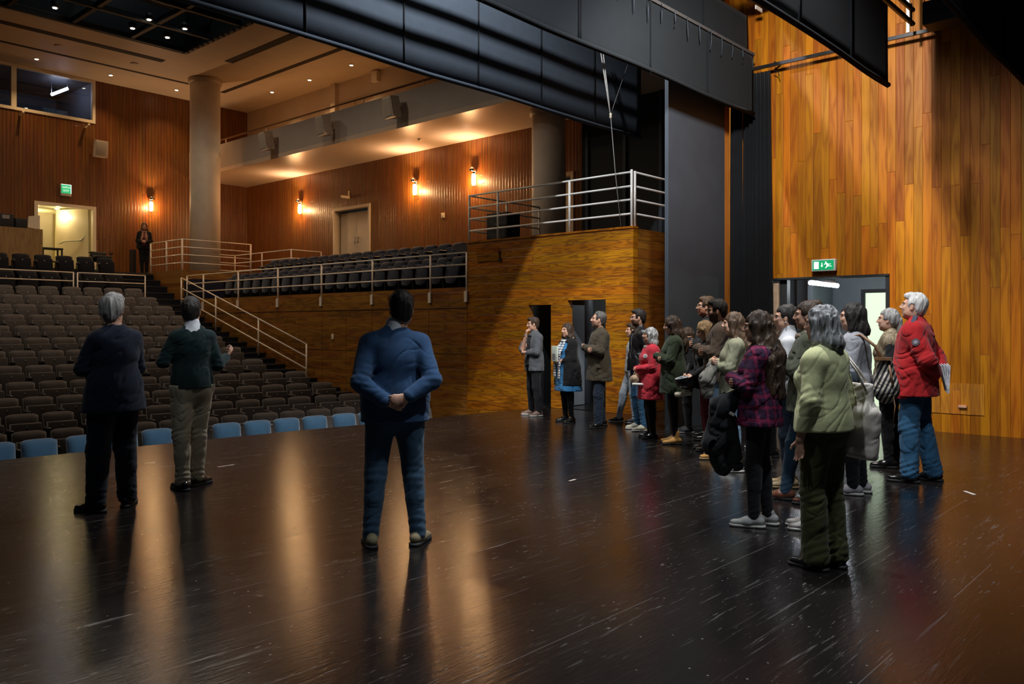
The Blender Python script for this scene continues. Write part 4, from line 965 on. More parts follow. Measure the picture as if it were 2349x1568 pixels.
class Field:
    def __init__(s): s.ops = []
    # each op: (mode, fn, lo, hi, k)
    def cap(s, a, b, ra, rb, k=.02, flat=None, mode='u'):
        a = A3(*a); b = A3(*b); m = max(ra, rb)
        if flat is not None: fn_, fs = A3(*flat[0]), flat[1]; fn_ = fn_ / np.linalg.norm(fn_); m = m * max(1, fs)
        ab = b - a; L2 = float(ab @ ab) + 1e-9
        def fn(P):
            w = P - a; t = np.clip((w @ ab) / L2, 0, 1)[..., None]; w = w - t * ab
            if flat is not None:
                c = (w @ fn_)[..., None]; w = w + fn_ * c * (1 / fs - 1)
            r = ra + (rb - ra) * t[..., 0]
            d = np.sqrt((w * w).sum(-1)) - r
            return d * (min(1, fs) if flat is not None else 1)
        s.ops.append((mode, fn, np.minimum(a, b) - m, np.maximum(a, b) + m, k)); return s
    def ell(s, c, r, R=None, k=.03, mode='u'):
        c = A3(*c); r = A3(*r); R = np.eye(3, dtype=np.float32) if R is None else R.astype(np.float32); m = r.max()
        def fn(P):
            q = ((P - c) @ R) / r; k0 = np.sqrt((q * q).sum(-1)) + 1e-6; k1 = np.sqrt(((q / r) ** 2).sum(-1)) + 1e-6
            return k0 * (k0 - 1) / k1
        s.ops.append((mode, fn, c - m, c + m, k)); return s
    def box(s, c, h, rad=.01, R=None, k=.01, mode='u'):
        c = A3(*c); h = A3(*h); R = np.eye(3, dtype=np.float32) if R is None else R.astype(np.float32); m = float(np.linalg.norm(h))
        def fn(P):
            q = np.abs((P - c) @ R) - (h - rad)
            return np.sqrt((np.maximum(q, 0) ** 2).sum(-1)) + np.minimum(q.max(-1), 0) - rad
        s.ops.append((mode, fn, c - m, c + m, k)); return s
    def cut(s, n, p, k=.004):
        """keep the side n points to"""
        n = A3(*n); n = n / np.linalg.norm(n); p = A3(*p)
        s.ops.append(('i', lambda P: -((P - p) @ n), None, None, k)); return s
    def add(s, fn): s.ops.append(('a', fn, None, None, 0)); return s
    def mesh(s, h):
        us = [o for o in s.ops if o[0] == 'u']
        lo = np.min([o[2] for o in us], 0) - 3 * h; hi = np.max([o[3] for o in us], 0) + 3 * h
        n = np.ceil((hi - lo) / h).astype(int) + 1
        ax = [lo[i] + h * np.arange(n[i], dtype=np.float32) for i in range(3)]
        D = np.full(n, .2, dtype=np.float32)
        for mode, fn, l, q, k in s.ops:
            if l is None: sl = (slice(None),) * 3
            else:
                mg = k + 3 * h
                i0 = np.clip(np.floor((l - mg - lo) / h).astype(int), 0, n - 1); i1 = np.clip(np.ceil((q + mg - lo) / h).astype(int) + 1, 1, n)
                if (i1 <= i0).any(): continue
                sl = tuple(slice(a, b) for a, b in zip(i0, i1))
            if mode == 'a' or l is None:
                # band only
                idx = np.nonzero(np.abs(D) < .06) if mode == 'a' else None
                if mode == 'a':
                    P = np.stack([ax[j][idx[j]] for j in range(3)], -1); D[idx] += fn(P); continue
            g = np.stack(np.meshgrid(*[ax[j][sl[j]] for j in range(3)], indexing='ij'), -1)
            d = fn(g).astype(np.float32); e = D[sl]
            if mode == 'u':
                hh = np.maximum(k - np.abs(e - d), 0) / k; D[sl] = np.minimum(e, d) - hh * hh * k * .25
            else:
                if mode == 's': d = -d
                hh = np.maximum(k - np.abs(e - d), 0) / k; D[sl] = np.maximum(e, d) + hh * hh * k * .25
        return surfnet(D, lo, h)
def surfnet(D, lo, h):
    ins = D < 0
    n = np.array(D.shape) - 1
    cnt = np.zeros(n, dtype=np.int8)
    c8 = [(i, j, k) for i in (0, 1) for j in (0, 1) for k in (0, 1)]
    def corner(a, c): return a[c[0]:c[0] + n[0], c[1]:c[1] + n[1], c[2]:c[2] + n[2]]
    for c in c8: cnt += corner(ins, c)
    act = (cnt > 0) & (cnt < 8); I = np.nonzero(act); N = len(I[0])
    idx = np.full(n, -1, dtype=np.int32); idx[I] = np.arange(N)
    base = np.stack(I, -1).astype(np.float32); vals = {c: D[I[0] + c[0], I[1] + c[1], I[2] + c[2]] for c in c8}
    acc = np.zeros((N, 3), np.float32); num = np.zeros(N, np.float32)
    for a in c8:
        for ax_ in range(3):
            if a[ax_]: continue
            b = list(a); b[ax_] = 1; b = tuple(b); va, vb = vals[a], vals[b]
            m = (va < 0) != (vb < 0); t = np.where(m, va / np.where(va == vb, 1, va - vb), 0)
            p = np.array(a, np.float32)[None] + np.zeros((N, 3), np.float32); p[:, ax_] += t
            acc += p * m[:, None]; num += m
    V = (base + acc / np.maximum(num, 1)[:, None]) * h + lo
    F = []
    for ax_ in range(3):
        o1, o2 = [(1, 2), (2, 0), (0, 1)][ax_]
        sl0 = [slice(None)] * 3; sl1 = [slice(None)] * 3; sl0[ax_] = slice(0, -1); sl1[ax_] = slice(1, None)
        a = ins[tuple(sl0)]; b = ins[tuple(sl1)]; E = np.nonzero(a != b)
        ok = (E[o1] > 0) & (E[o2] > 0) & (E[o1] < n[o1]) & (E[o2] < n[o2]) & (E[ax_] < n[ax_])
        E = [e[ok] for e in E]; s_ = a[tuple(E)]
        q = []
        for (d1, d2) in ((0, 0), (1, 0), (1, 1), (0, 1)):
            e = [x.copy() for x in E]; e[o1] -= d1; e[o2] -= d2; q.append(idx[tuple(e)])
        q = np.stack(q, -1); q[~s_] = q[~s_][:, ::-1]; F.append(q)
    F = np.concatenate(F); F = F[(F >= 0).all(1)]
    return V, F
def sdf_obj(name, field, h, m, parent, smooth=1, scale=1.0, colfn=None):
    V, F = field.mesh(h)
    if smooth:   # light laplacian
        e = np.concatenate([F[:, [0, 1]], F[:, [1, 2]], F[:, [2, 3]], F[:, [3, 0]]])
        for _ in range(smooth):
            s_ = np.zeros_like(V); c = np.zeros(len(V), np.float32)
            np.add.at(s_, e[:, 0], V[e[:, 1]]); np.add.at(c, e[:, 0], 1); np.add.at(s_, e[:, 1], V[e[:, 0]]); np.add.at(c, e[:, 1], 1)
            V = V * .5 + .5 * s_ / np.maximum(c, 1)[:, None]
    me = bpy.data.meshes.new(name); nV, nF = len(V), len(F)
    me.vertices.add(nV); me.vertices.foreach_set('co', (V * scale).astype(np.float32).ravel())
    me.loops.add(nF * 4); me.loops.foreach_set('vertex_index', F.astype(np.int32).ravel())
    me.polygons.add(nF); me.polygons.foreach_set('loop_start', np.arange(0, nF * 4, 4, dtype=np.int32)); me.polygons.foreach_set('loop_total', np.full(nF, 4, np.int32))
    me.polygons.foreach_set('use_smooth', np.ones(nF, bool))
    me.materials.append(m); me.update(calc_edges=True)
    if colfn is not None:
        c = colfn(V); at = me.color_attributes.new('tint', 'FLOAT_COLOR', 'POINT'); at.data.foreach_set('color', np.concatenate([c, np.ones((nV, 1))], 1).astype(np.float32).ravel())
    return link(name, me, parent)

# ------------------------------------------------------------------ materials
def skin(tone):
    nm = 'skin %d' % int(tone * 100)
    if nm in MATS: return MATS[nm]
    m = bpy.data.materials.new(nm); t = NT(m); t.xyz()
    at = t.n('ShaderNodeAttribute', attribute_name='tint')
    base = (.60 * tone, .34 * tone ** 1.1, .235 * tone ** 1.2)
    nz = t.noise(t.tc, 40, 3)
    c = t.ramp(nz, [(.3, tuple(x * .92 for x in base)), (.7, tuple(x * 1.06 for x in base))])
    t.link(t.mix(1.0, c, at.outputs['Color'], 'MULTIPLY'), t.b.inputs['Base Color'])
    t.b.inputs['Roughness'].default_value = .5; t.b.inputs['Subsurface Weight'].default_value = .08
    t.b.inputs['Subsurface Radius'].default_value = (.02, .008, .004); t.b.inputs['Specular IOR Level'].default_value = .35
    MATS[nm] = m; return m
def hairm(name, a, b, streak=.5):
    if name in MATS: return MATS[name]
    m = bpy.data.materials.new(name); t = NT(m); p = t.xyz()
    v = t.comb(t.m('MULTIPLY', p[0], 60), t.m('MULTIPLY', p[1], 60), t.m('MULTIPLY', p[2], 6))
    n = t.noise(v, 1.0, 3, .6, .8); n2 = t.noise(t.comb(t.m('MULTIPLY', p[0], 14), t.m('MULTIPLY', p[1], 14), t.m('MULTIPLY', p[2], 4)), 1, 2)
    f = t.m('MULTIPLY_ADD', n, streak, t.m('MULTIPLY', n2, 1 - streak))
    t.link(t.ramp(f, [(.38, a), (.62, b)]), t.b.inputs['Base Color'])
    t.b.inputs['Roughness'].default_value = .62; t.b.inputs['Specular IOR Level'].default_value = .35
    t.bump(n, .6, .008); MATS[name] = m; return m
H_black = hairm('black hair', (.010, .008, .007), (.032, .025, .020))
H_brown = hairm('dark brown hair', (.022, .013, .008), (.075, .043, .024))
H_mid = hairm('brown hair', (.045, .026, .014), (.13, .075, .04))
H_blond = hairm('blond hair', (.22, .13, .06), (.42, .28, .14))
H_grey = hairm('silver grey hair', (.16, .15, .14), (.55, .53, .50))
H_salt = hairm('salt and pepper hair', (.030, .030, .033), (.58, .58, .58), .55)
H_white = hairm('white hair', (.42, .40, .37), (.75, .73, .70))
def plaid(name, c0, c1, c2, s_=14):
    if name in MATS: return MATS[name]
    m = bpy.data.materials.new(name); t = NT(m); p = t.xyz()
    hor = t.m('ADD', t.m('MULTIPLY', p[0], 1.0), t.m('MULTIPLY', p[1], .9)); wob = t.m('MULTIPLY', t.noise(t.tc, 7, 2), .05)
    def line(v, f, w_): 
        fr = t.m('FRACT', t.m('MULTIPLY', t.m('ADD', v, wob), f)); return t.m('LESS_THAN', fr, w_)
    a = line(hor, s_, .28); b = line(p[2], s_, .28); a2 = line(hor, s_ * 2, .16); b2 = line(p[2], s_ * 2, .16)
    f = t.m('MULTIPLY', t.m('ADD', a, b), .5); g_ = t.m('MULTIPLY', t.m('ADD', a2, b2), .35)
    c = t.mix(f, c0, c1); c = t.mix(g_, c, c2); t.link(c, t.b.inputs['Base Color'])
    t.b.inputs['Roughness'].default_value = .9; t.b.inputs['Specular IOR Level'].default_value = .2
    t.bump(t.noise(t.tc, 12, 4, .6, 1), .5, .02); MATS[name] = m; return m
def stripes(name, c0, c1, f, axis='x', mixz=.3):
    if name in MATS: return MATS[name]
    m = bpy.data.materials.new(name); t = NT(m); p = dict(zip('xyz', t.xyz()))
    v = t.m('ADD', p[axis], t.m('MULTIPLY', p['z'], mixz)); fr = t.m('FRACT', t.m('MULTIPLY', v, f))
    c = t.mix(t.m('GREATER_THAN', fr, .5), c0, c1); t.link(c, t.b.inputs['Base Color']); t.b.inputs['Roughness'].default_value = .9
    MATS[name] = m; return m
def cloth(name, col, fold=.6, **k): return fabric(name, col, 240, .92, .3, .16, k.get('sheen', .1), fold)
M_denim = cloth('blue denim', (.028, .064, .108)); M_denimd = cloth('dark denim', (.014, .024, .045)); M_denimb = cloth('bright denim', (.030, .105, .20)); M_lden = cloth('light denim', (.20, .33, .46))
M_blk = cloth('black trouser cloth', (.008, .008, .010)); M_shoe = mat('black shoe leather', (.010, .010, .010), .22); M_sole = mat('pale rubber sole', (.62, .60, .55), .6); M_soled = mat('dark rubber sole', (.02, .02, .02), .7)
M_canvas = mat('grey canvas shoe', (.42, .42, .40), .8); M_beige = mat('beige suede', (.36, .27, .15), .85); M_tan = mat('tan suede', (.42, .22, .055), .85); M_cognac = mat('brown leather', (.16, .055, .03), .35)
M_wshoe = mat('white trainer', (.68, .68, .66), .6)

def rotm(yaw, pitch, roll=0):
    """columns: forward, left, up of the head"""
    cy, sy, cp, sp_ = math.cos(yaw), math.sin(yaw), math.cos(pitch), math.sin(pitch)
    f = np.array([cy * cp, sy * cp, sp_]); l = np.array([-sy, cy, 0]); u = np.cross(f, l)
    if roll: l, u = l * math.cos(roll) + u * math.sin(roll), u * math.cos(roll) - l * math.sin(roll)
    return np.stack([f, l, u], 1).astype(np.float32)

class Pose:
    def __init__(s, arms='down', stance=.13, hyaw=0, hpitch=0, legs=None, lean=0, sex='m', fat=0, armset=None, hroll=0):
        s.fat = fat; s.sex = sex; w = .163 if sex == 'm' else .148; w += .025 * fat; s.sw = w
        s.lean = lean
        s.S = {1: A3(-.012, w - .006, 1.388), -1: A3(-.012, -w + .006, 1.388)}
        P = {
            'down': ((-.045, w + .065, 1.125), (.02, w + .085, .875), (.0, .0, -1), (0, 1, 0), .35),
            'cross_in': ((.055, w + .06, 1.150), (.205, -.03, 1.165), (.1, -1, .10), (-1, 0, 0), .35),
            'cross_out': ((.065, w + .06, 1.155), (.245, -.04, 1.215), (-.25, -1, .12), (-1, 0, 0), .5),
            'behind': ((-.15, w + .060, 1.135), (-.175, .075, 1.005), (-.10, -1, -.25), (1, 0, 0), .6),
            'front': ((.02, w + .055, 1.13), (.22, .06, 1.09), (.45, -1, .05), (-1, 0, -.2), .9),
            'chin': ((.19, .09, 1.19), (.165, -.005, 1.415), (-.12, -.1, 1), (-1, 0, .2), .8),
            'belly': ((.05, w + .05, 1.13), (.21, -.02, 1.13), (-.1, -1, .05), (-1, 0, 0), .5),
            'gesture': ((-.05, w + .055, 1.13), (.10, w + .215, 1.20), (.5, .6, .45), (0, -1, .2), .7),
            'raised': ((.03, w + .085, 1.17), (.20, w - .03, 1.30), (.3, -1, .3), (-1, 0, 0), .8),
            'pocket': ((-.06, w + .075, 1.14), (.045, w + .02, .93), (.3, -.3, -1), (0, 1, 0), .3),
            'basket': ((.02, w + .05, 1.13), (.20, w - .02, 1.02), (1, -.1, .05), (0, 0, -1), 1.1),
        }
        a = {'down': ('down', 'down'), 'crossed': ('cross_out', 'cross_in'), 'crossed2': ('cross_in', 'cross_out'), 'behind': ('behind', 'behind'), 'front': ('front', 'front'), 'chin': ('belly', 'chin'), 'chinl': ('chin', 'belly'),
             'pocket': ('pocket', 'down'), 'pocket2': ('down', 'pocket'), 'teach': ('raised', 'gesture'), 'basket': ('down', 'basket'), 'basket2': ('basket', 'basket')}[arms]
        s.arm = {}
        for sd, key in zip((1, -1), a):
            E, W_, d, n, curl = P[key]; f = lambda v: A3(v[0], v[1] * sd, v[2])
            s.arm[sd] = dict(E=f(E), W=f(W_), d=f(d), n=f(n), curl=curl, key=key)
        if arms == 'behind': s.arm[-1]['W'] += A3(-.035, 0, .035); s.arm[-1]['E'] += A3(0, 0, .01)
        s.hy, s.hp, s.hr = hyaw, hpitch, hroll
        s.hc = A3(.018 + .05 * math.sin(-hpitch) * 1.0, 0, 1.632)
        s.R = rotm(hyaw, hpitch, hroll)
        hw = .088 + .01 * fat
        L = legs or ((.0, stance, 12), (.0, -stance, -12))
        s.leg = {}
        for sd, (fx, fy, fyaw) in zip((1, -1), L):
            hip = A3(0, sd * hw, .93); ank = A3(fx - .02, fy, .085); mid = (hip + ank) / 2 + A3(.022 + .15 * max(0, abs(fx) - .12), 0, 0); mid[2] = .505
            s.leg[sd] = dict(hip=hip, knee=mid, ank=ank, yaw=math.radians(fyaw))
    def shift(s, dy): s.hc = s.hc + A3(0, dy, 0); return s
    def hd(s, x, y, z): return s.hc + s.R @ A3(x, y, z)
def torso(F, ps, o=0, k=.05, low=True):
    f = ps.fat; m = ps.sex == 'm'
    F.ell((0 + .03 * f, 0, 1.10), (.100 + o + .045 * f, (.140 if m else .122) + o + .04 * f, .17 + o), k=k)
    F.ell((-.005, 0, 1.27), (.112 + o + .02 * f, (.165 if m else .142) + o + .02 * f, .19 + o), k=k)
    F.cap((-.02, -ps.sw + .045, 1.385), (-.02, ps.sw - .045, 1.385), .058 + o, .058 + o, k=k)
    for sd in (1, -1): F.cap((-.02, sd * .02, 1.425), (-.015, sd * (ps.sw - .03), 1.385), .058 + o * .6, .050 + o * .7, k=.04)
    F.cap((-.022, 0, 1.36), (-.016, 0, 1.475), .105 + o * .7, .052 + o * .7, k=.05, flat=((1, 0, 0), .72))
    if not m:
        for sd in (1, -1): F.ell((.085 + .01 * f, sd * .068, 1.265), (.055 + o * .6, .058 + o * .6, .06 + o * .6), k=.05)
    if low: F.ell((-.008, 0, .955), (.118 + o + .02 * f, (.160 if m else .168) + o + .025 * f, .13 + o), k=k)
def arms(F, ps, o=0, end=1.0, k=.03, r=1.0):
    for sd in (1, -1):
        a = ps.arm[sd]; S, E, W_ = ps.S[sd], a['E'], a['W']; fr = r * (1.0 if ps.sex == 'm' else .88) * (1 + .12 * ps.fat)
        F.cap(S, E, .050 * fr + o, .042 * fr + o, k=k); F.cap(E, E + (W_ - E) * end, .043 * fr + o, .029 * fr + o * 1.0, k=.02)
def legs(F, ps, o=0, end=1.0, k=.03, r=1.0, ank=None):
    for sd in (1, -1):
        l = ps.leg[sd]; h, kn, an = l['hip'], l['knee'], l['ank']; fr = r * (1 + .1 * ps.fat)
        F.cap(h, kn, .088 * fr + o, .057 * fr + o, k=k); e = kn + (an - kn) * end
        F.cap(kn, e, .055 * fr + o, (.037 * fr + o) if ank is None else ank, k=.03)
        F.cap(kn + (an - kn) * .12 - A3(.018, 0, 0), kn + (an - kn) * .42 - A3(.014, 0, 0), .046 * fr + o, .040 * fr + o, k=.03)
def hand(F, W_, d, n, sd, curl, sc=1.0):
    d = d / np.linalg.norm(d); n = n - d * (n @ d); n = n / np.linalg.norm(n); sdw = np.cross(d, n)  # across the palm
    if True:
        pc = W_ + d * .045 * sc
        F.cap(W_ + d * .005, W_ + d * .085 * sc, .027 * sc, .039 * sc, k=.012, flat=(tuple(n), .42))
        for i, (off, ln) in enumerate(((.030, .072), (.010, .080), (-.011, .074), (-.031, .058))):
            b = W_ + d * .085 * sc + sdw * off * sc; dd = d.copy(); nn = n.copy(); p = b
            for j, q in enumerate((.45, .30, .25)):
                an = curl * (.55 + .25 * j) * (1 + .08 * i); dd2 = dd * math.cos(an) + nn * math.sin(an); nn = nn * math.cos(an) - dd * math.sin(an); dd = dd2
                e = p + dd * ln * q * sc; F.cap(p, e, (.0092 - .0008 * j) * sc, (.0086 - .0008 * j) * sc, k=.004); p = e
        tb = W_ + d * .022 * sc + sdw * .026 * sc; t1 = tb + (d * .55 + sdw * .6 + n * .35) * .045 * sc; t2 = t1 + (d * .85 + sdw * .15 + n * .35) * .032 * sc
        F.cap(tb, t1, .014 * sc, .011 * sc, k=.01); F.cap(t1, t2, .0105 * sc, .0085 * sc, k=.004)
def head(F, ps):
    R, H = ps.R, ps.hd; m = ps.sex == 'm'
    F.cap((-.018, 0, 1.42), H(-.022, 0, -.05), .058 if m else .048, .054 if m else .045, k=.03)
    F.ell(H(-.016, 0, .028), (.096, .076, .094), R, k=.03)
    F.ell(H(.022, 0, -.035), (.070, .060, .088), R, k=.03)
    F.ell(H(.052, 0, -.100), (.026, .030 if m else .024, .020), R, k=.03)
    for sd in (1, -1):
        F.ell(H(.012, sd * .052, -.066), (.045, .014, .030), R, k=.03)          # jaw
        F.ell(H(.060, sd * .038, -.022), (.024, .020, .022), R, k=.02)          # cheek
        F.cap(H(.084, sd * .012, .028), H(.072, sd * .046, .026), .010, .009, k=.012)
        F.ell(H(.090, sd * .031, .006), (.014, .015, .011), R, k=.010, mode='s')
        F.ell(H(-.004, sd * .077, -.012), (.017, .008, .031), R, k=.008)
        F.ell(H(.002, sd * .086, -.008), (.007, .006, .014), R, k=.006, mode='s')
    F.cap(H(.088, 0, .022), H(.110, 0, -.022), .0085, .0115, k=.012)
    F.ell(H(.101, 0, -.028), (.013, .017, .009), R, k=.008)
    F.ell(H(.085, 0, -.054), (.013, .023, .0065), R, k=.006); F.ell(H(.083, 0, -.066), (.012, .020, .0065), R, k=.006)
def build_body(ps, root, tone, sc, h=.0075, beard=None, fingers=True, stub=False):
    F = Field(); torso(F, ps); arms(F, ps); legs(F, ps)
    for sd in (1, -1):
        a = ps.arm[sd]; hand(F, a['W'], a['d'], a['n'] , sd, a['curl'], 1.0 if ps.sex == 'm' else .9)
        l = ps.leg[sd]; c, s_ = math.cos(l['yaw']), math.sin(l['yaw']); F.cap(l['ank'], l['ank'] + A3(.11 * c, .11 * s_, -.045), .030, .016, k=.02)
    head(F, ps)
    R, hc = ps.R, ps.hc
    def col(V):
        q = (V - hc) @ R; x, y, z = q[:, 0], q[:, 1], q[:, 2]; c = np.ones((len(V), 3))
        near = (np.abs(q) < .14).all(1)
        lip = near & (x > .080) & (np.abs(y) < .024) & (z > -.074) & (z < -.047); c[lip] = (.82, .52, .50)
        brow = near & (x > .066) & (np.abs(np.abs(y) - .032) < .020) & (z > .020) & (z < .033); c[brow] = (.22, .18, .15)
        eye = near & (x > .066) & (np.abs(np.abs(y) - .031) < .015) & (z > -.002) & (z < .013); c[eye] = (.30, .22, .18)
        if beard is not None:
            b = near & (z < -.030) & (x > -.005) & ~lip & ~((x > .075) & (z > -.040)) & (z > -.125) & (z + .115 * 0 < -.030 - .25 * np.maximum(0, .05 - x))
            b2 = near & (x > .082) & (np.abs(y) < .03) & (z > -.049) & (z < -.038)
            c[b | b2] = beard
        return c
    return sdf_obj('body', F, h, skin(tone), root, 1, sc, col)
def fold_fn(amp, fx=9, fz=14, seed=0, elbows=None, amp2=0):
    def fn(P):
        x, y, z = P[:, 0], P[:, 1], P[:, 2]
        w = vnoise(x * 5 + seed, y * 5 + 1.3, z * 5 + 2) * .9
        a = vnoise((x + y) * fx * .55 + w + seed, (y - x) * fx * .55 + 3.1, (z * fz * .38) + x * 3 + y * 4 + w * 2)
        b = vnoise(x * fx * .9 + 5 + seed, y * fx * .9, z * fz * .9 + 9 + w * 3)
        c = vnoise(x * 5.5 + y * 2 + seed, y * 5.5 - x * 2 + 7, z * 13 + (x + y) * 7 + w * 3); e_ = vnoise((x - y) * 7 + 2 + seed, z * 6 + y * 8, z * 9 - x * 9 + w * 4)
        d = amp * (.9 * a + .3 * b + .48 * np.exp(-(c / .075) ** 2) + .36 * np.exp(-(e_ / .07) ** 2) - .2)
        if elbows is not None:
            for e in elbows:
                r = np.sqrt(((P - e) ** 2).sum(1)); d = d + amp2 * np.exp(-(r / .08) ** 2) * np.sin(z * 120 + x * 60 + 9 * w)
        return d
    return fn
def garment_top(ps, root, name, m, sc, o=.020, hem=.86, so=.012, end=.93, flare=0., collar=0, h=.010, fold=.010, seed=0, opening=None, sleeves=True, rr=1.0):
    F = Field(); torso(F, ps, o, low=False)
    hw = (.160 if ps.sex == 'm' else .168) + .025 * ps.fat
    F.cap((-.005 + .012 * ps.fat, 0, 1.05), (-.005, 0, min(hem + .02, .98)), .115 + o + .03 * ps.fat, .125 + o + flare * .5, k=.06, flat=((0, 1, 0), (hw) / .122))
    if hem < .95: F.cap((-.005, 0, .97), (-.005, 0, hem - .05), .122 + o + flare * .4, .126 + o + flare, k=.05, flat=((0, 1, 0), hw / .124))
    if sleeves: arms(F, ps, so, end, r=rr)
    if collar: F.cap((-.02, 0, 1.43), (-.005, 0, 1.47 + collar), .078, .066, k=.02)
    el = [ps.arm[s_]['E'] for s_ in (1, -1)]
    F.add(fold_fn(fold, seed=seed, elbows=el, amp2=fold * .45))
    F.cut((0, 0, 1), (0, 0, hem), k=.008)
    if collar and collar < .05: F.cap((-.015, 0, 1.475), (.01, 0, 1.60), .058, .062, k=.008, mode='s')
    if opening:   # open front: a wedge taken out
        F.box((.22, 0, 1.0), (.16, opening, .42), .01, k=.02, mode='s')
    return sdf_obj(name, F, h, m, root, 1, sc)
def garment_legs(ps, root, m, sc, o=.014, h=.010, fold=.009, ank=None, end=1.02, seed=0, name='trousers', top=1.0):
    F = Field(); f = ps.fat
    F.ell((-.008, 0, .955), (.119 + o + .022 * f, (.160 if ps.sex == 'm' else .168) + o + .027 * f, .145 + o), k=.06)
    legs(F, ps, o, end, ank=ank, k=.06)
    o_ = o; fold = min(fold, max(.003, (o - .002) * .55))
    kn = [ps.leg[s_]['knee'] for s_ in (1, -1)] + [ps.leg[s_]['ank'] + A3(0, 0, .05) for s_ in (1, -1)]
    F.add(fold_fn(fold, 10, 17, seed, kn, fold * .6)); F.cut((0, 0, -1), (0, 0, top))
    F.cut((0, 0, 1), (0, 0, .045), k=.01)
    return sdf_obj(name, F, h, m, root, 1, sc)
def shoes(ps, root, m, sole, sc, name='shoe', h=.007, high=0, heel=0, toe=None):
    for sd in (1, -1):
        l = ps.leg[sd]; c, s_ = math.cos(l['yaw']), math.sin(l['yaw']); f = A3(c, s_, 0); a = l['ank'].copy(); a[2] = 0; R = rotm(l['yaw'], 0)
        F = Field()
        F.cap(a + f * -.045 + A3(0, 0, .052), a + f * .05 + A3(0, 0, .050), .040, .043, k=.03, flat=((0, 0, 1), .95))
        F.cap(a + f * .05 + A3(0, 0, .040), a + f * .155 + A3(0, 0, .033), .045, .036, k=.03, flat=((0, 0, 1), .68))
        F.cap(a + A3(-.005, 0, .07), a + A3(-.012, 0, .10 + high), .043, .044 if high else .040, k=.02)
        F.cut((0, 0, 1), (0, 0, .016))
        o = sdf_obj(name, F, h, m, root, 1, sc)
        G = Field(); G.cap(a + f * -.05 + A3(0, 0, .014), a + f * .155 + A3(0, 0, .014), .044, .043, k=.01, flat=(tuple(R[:, 1]), .98)); G.cut((0, 0, 1), (0, 0, .001)); G.cut((0, 0, -1), (0, 0, .024))
        sdf_obj('sole', G, h, sole, o, 1, sc)
        if m not in (M_shoe,):
            mb = MB()
            for q in range(4):
                p = a + f * (.055 + q * .019) ; z = .086 - q * .008
                mb.tube([(p + A3(-s_ * .018, c * .018, z)) * sc, (p + A3(0, 0, z + .006)) * sc, (p + A3(s_ * .018, -c * .018, z)) * sc], .003, 5)
            mb.build('laces', M_sole if sole is M_sole else M_beige, o)
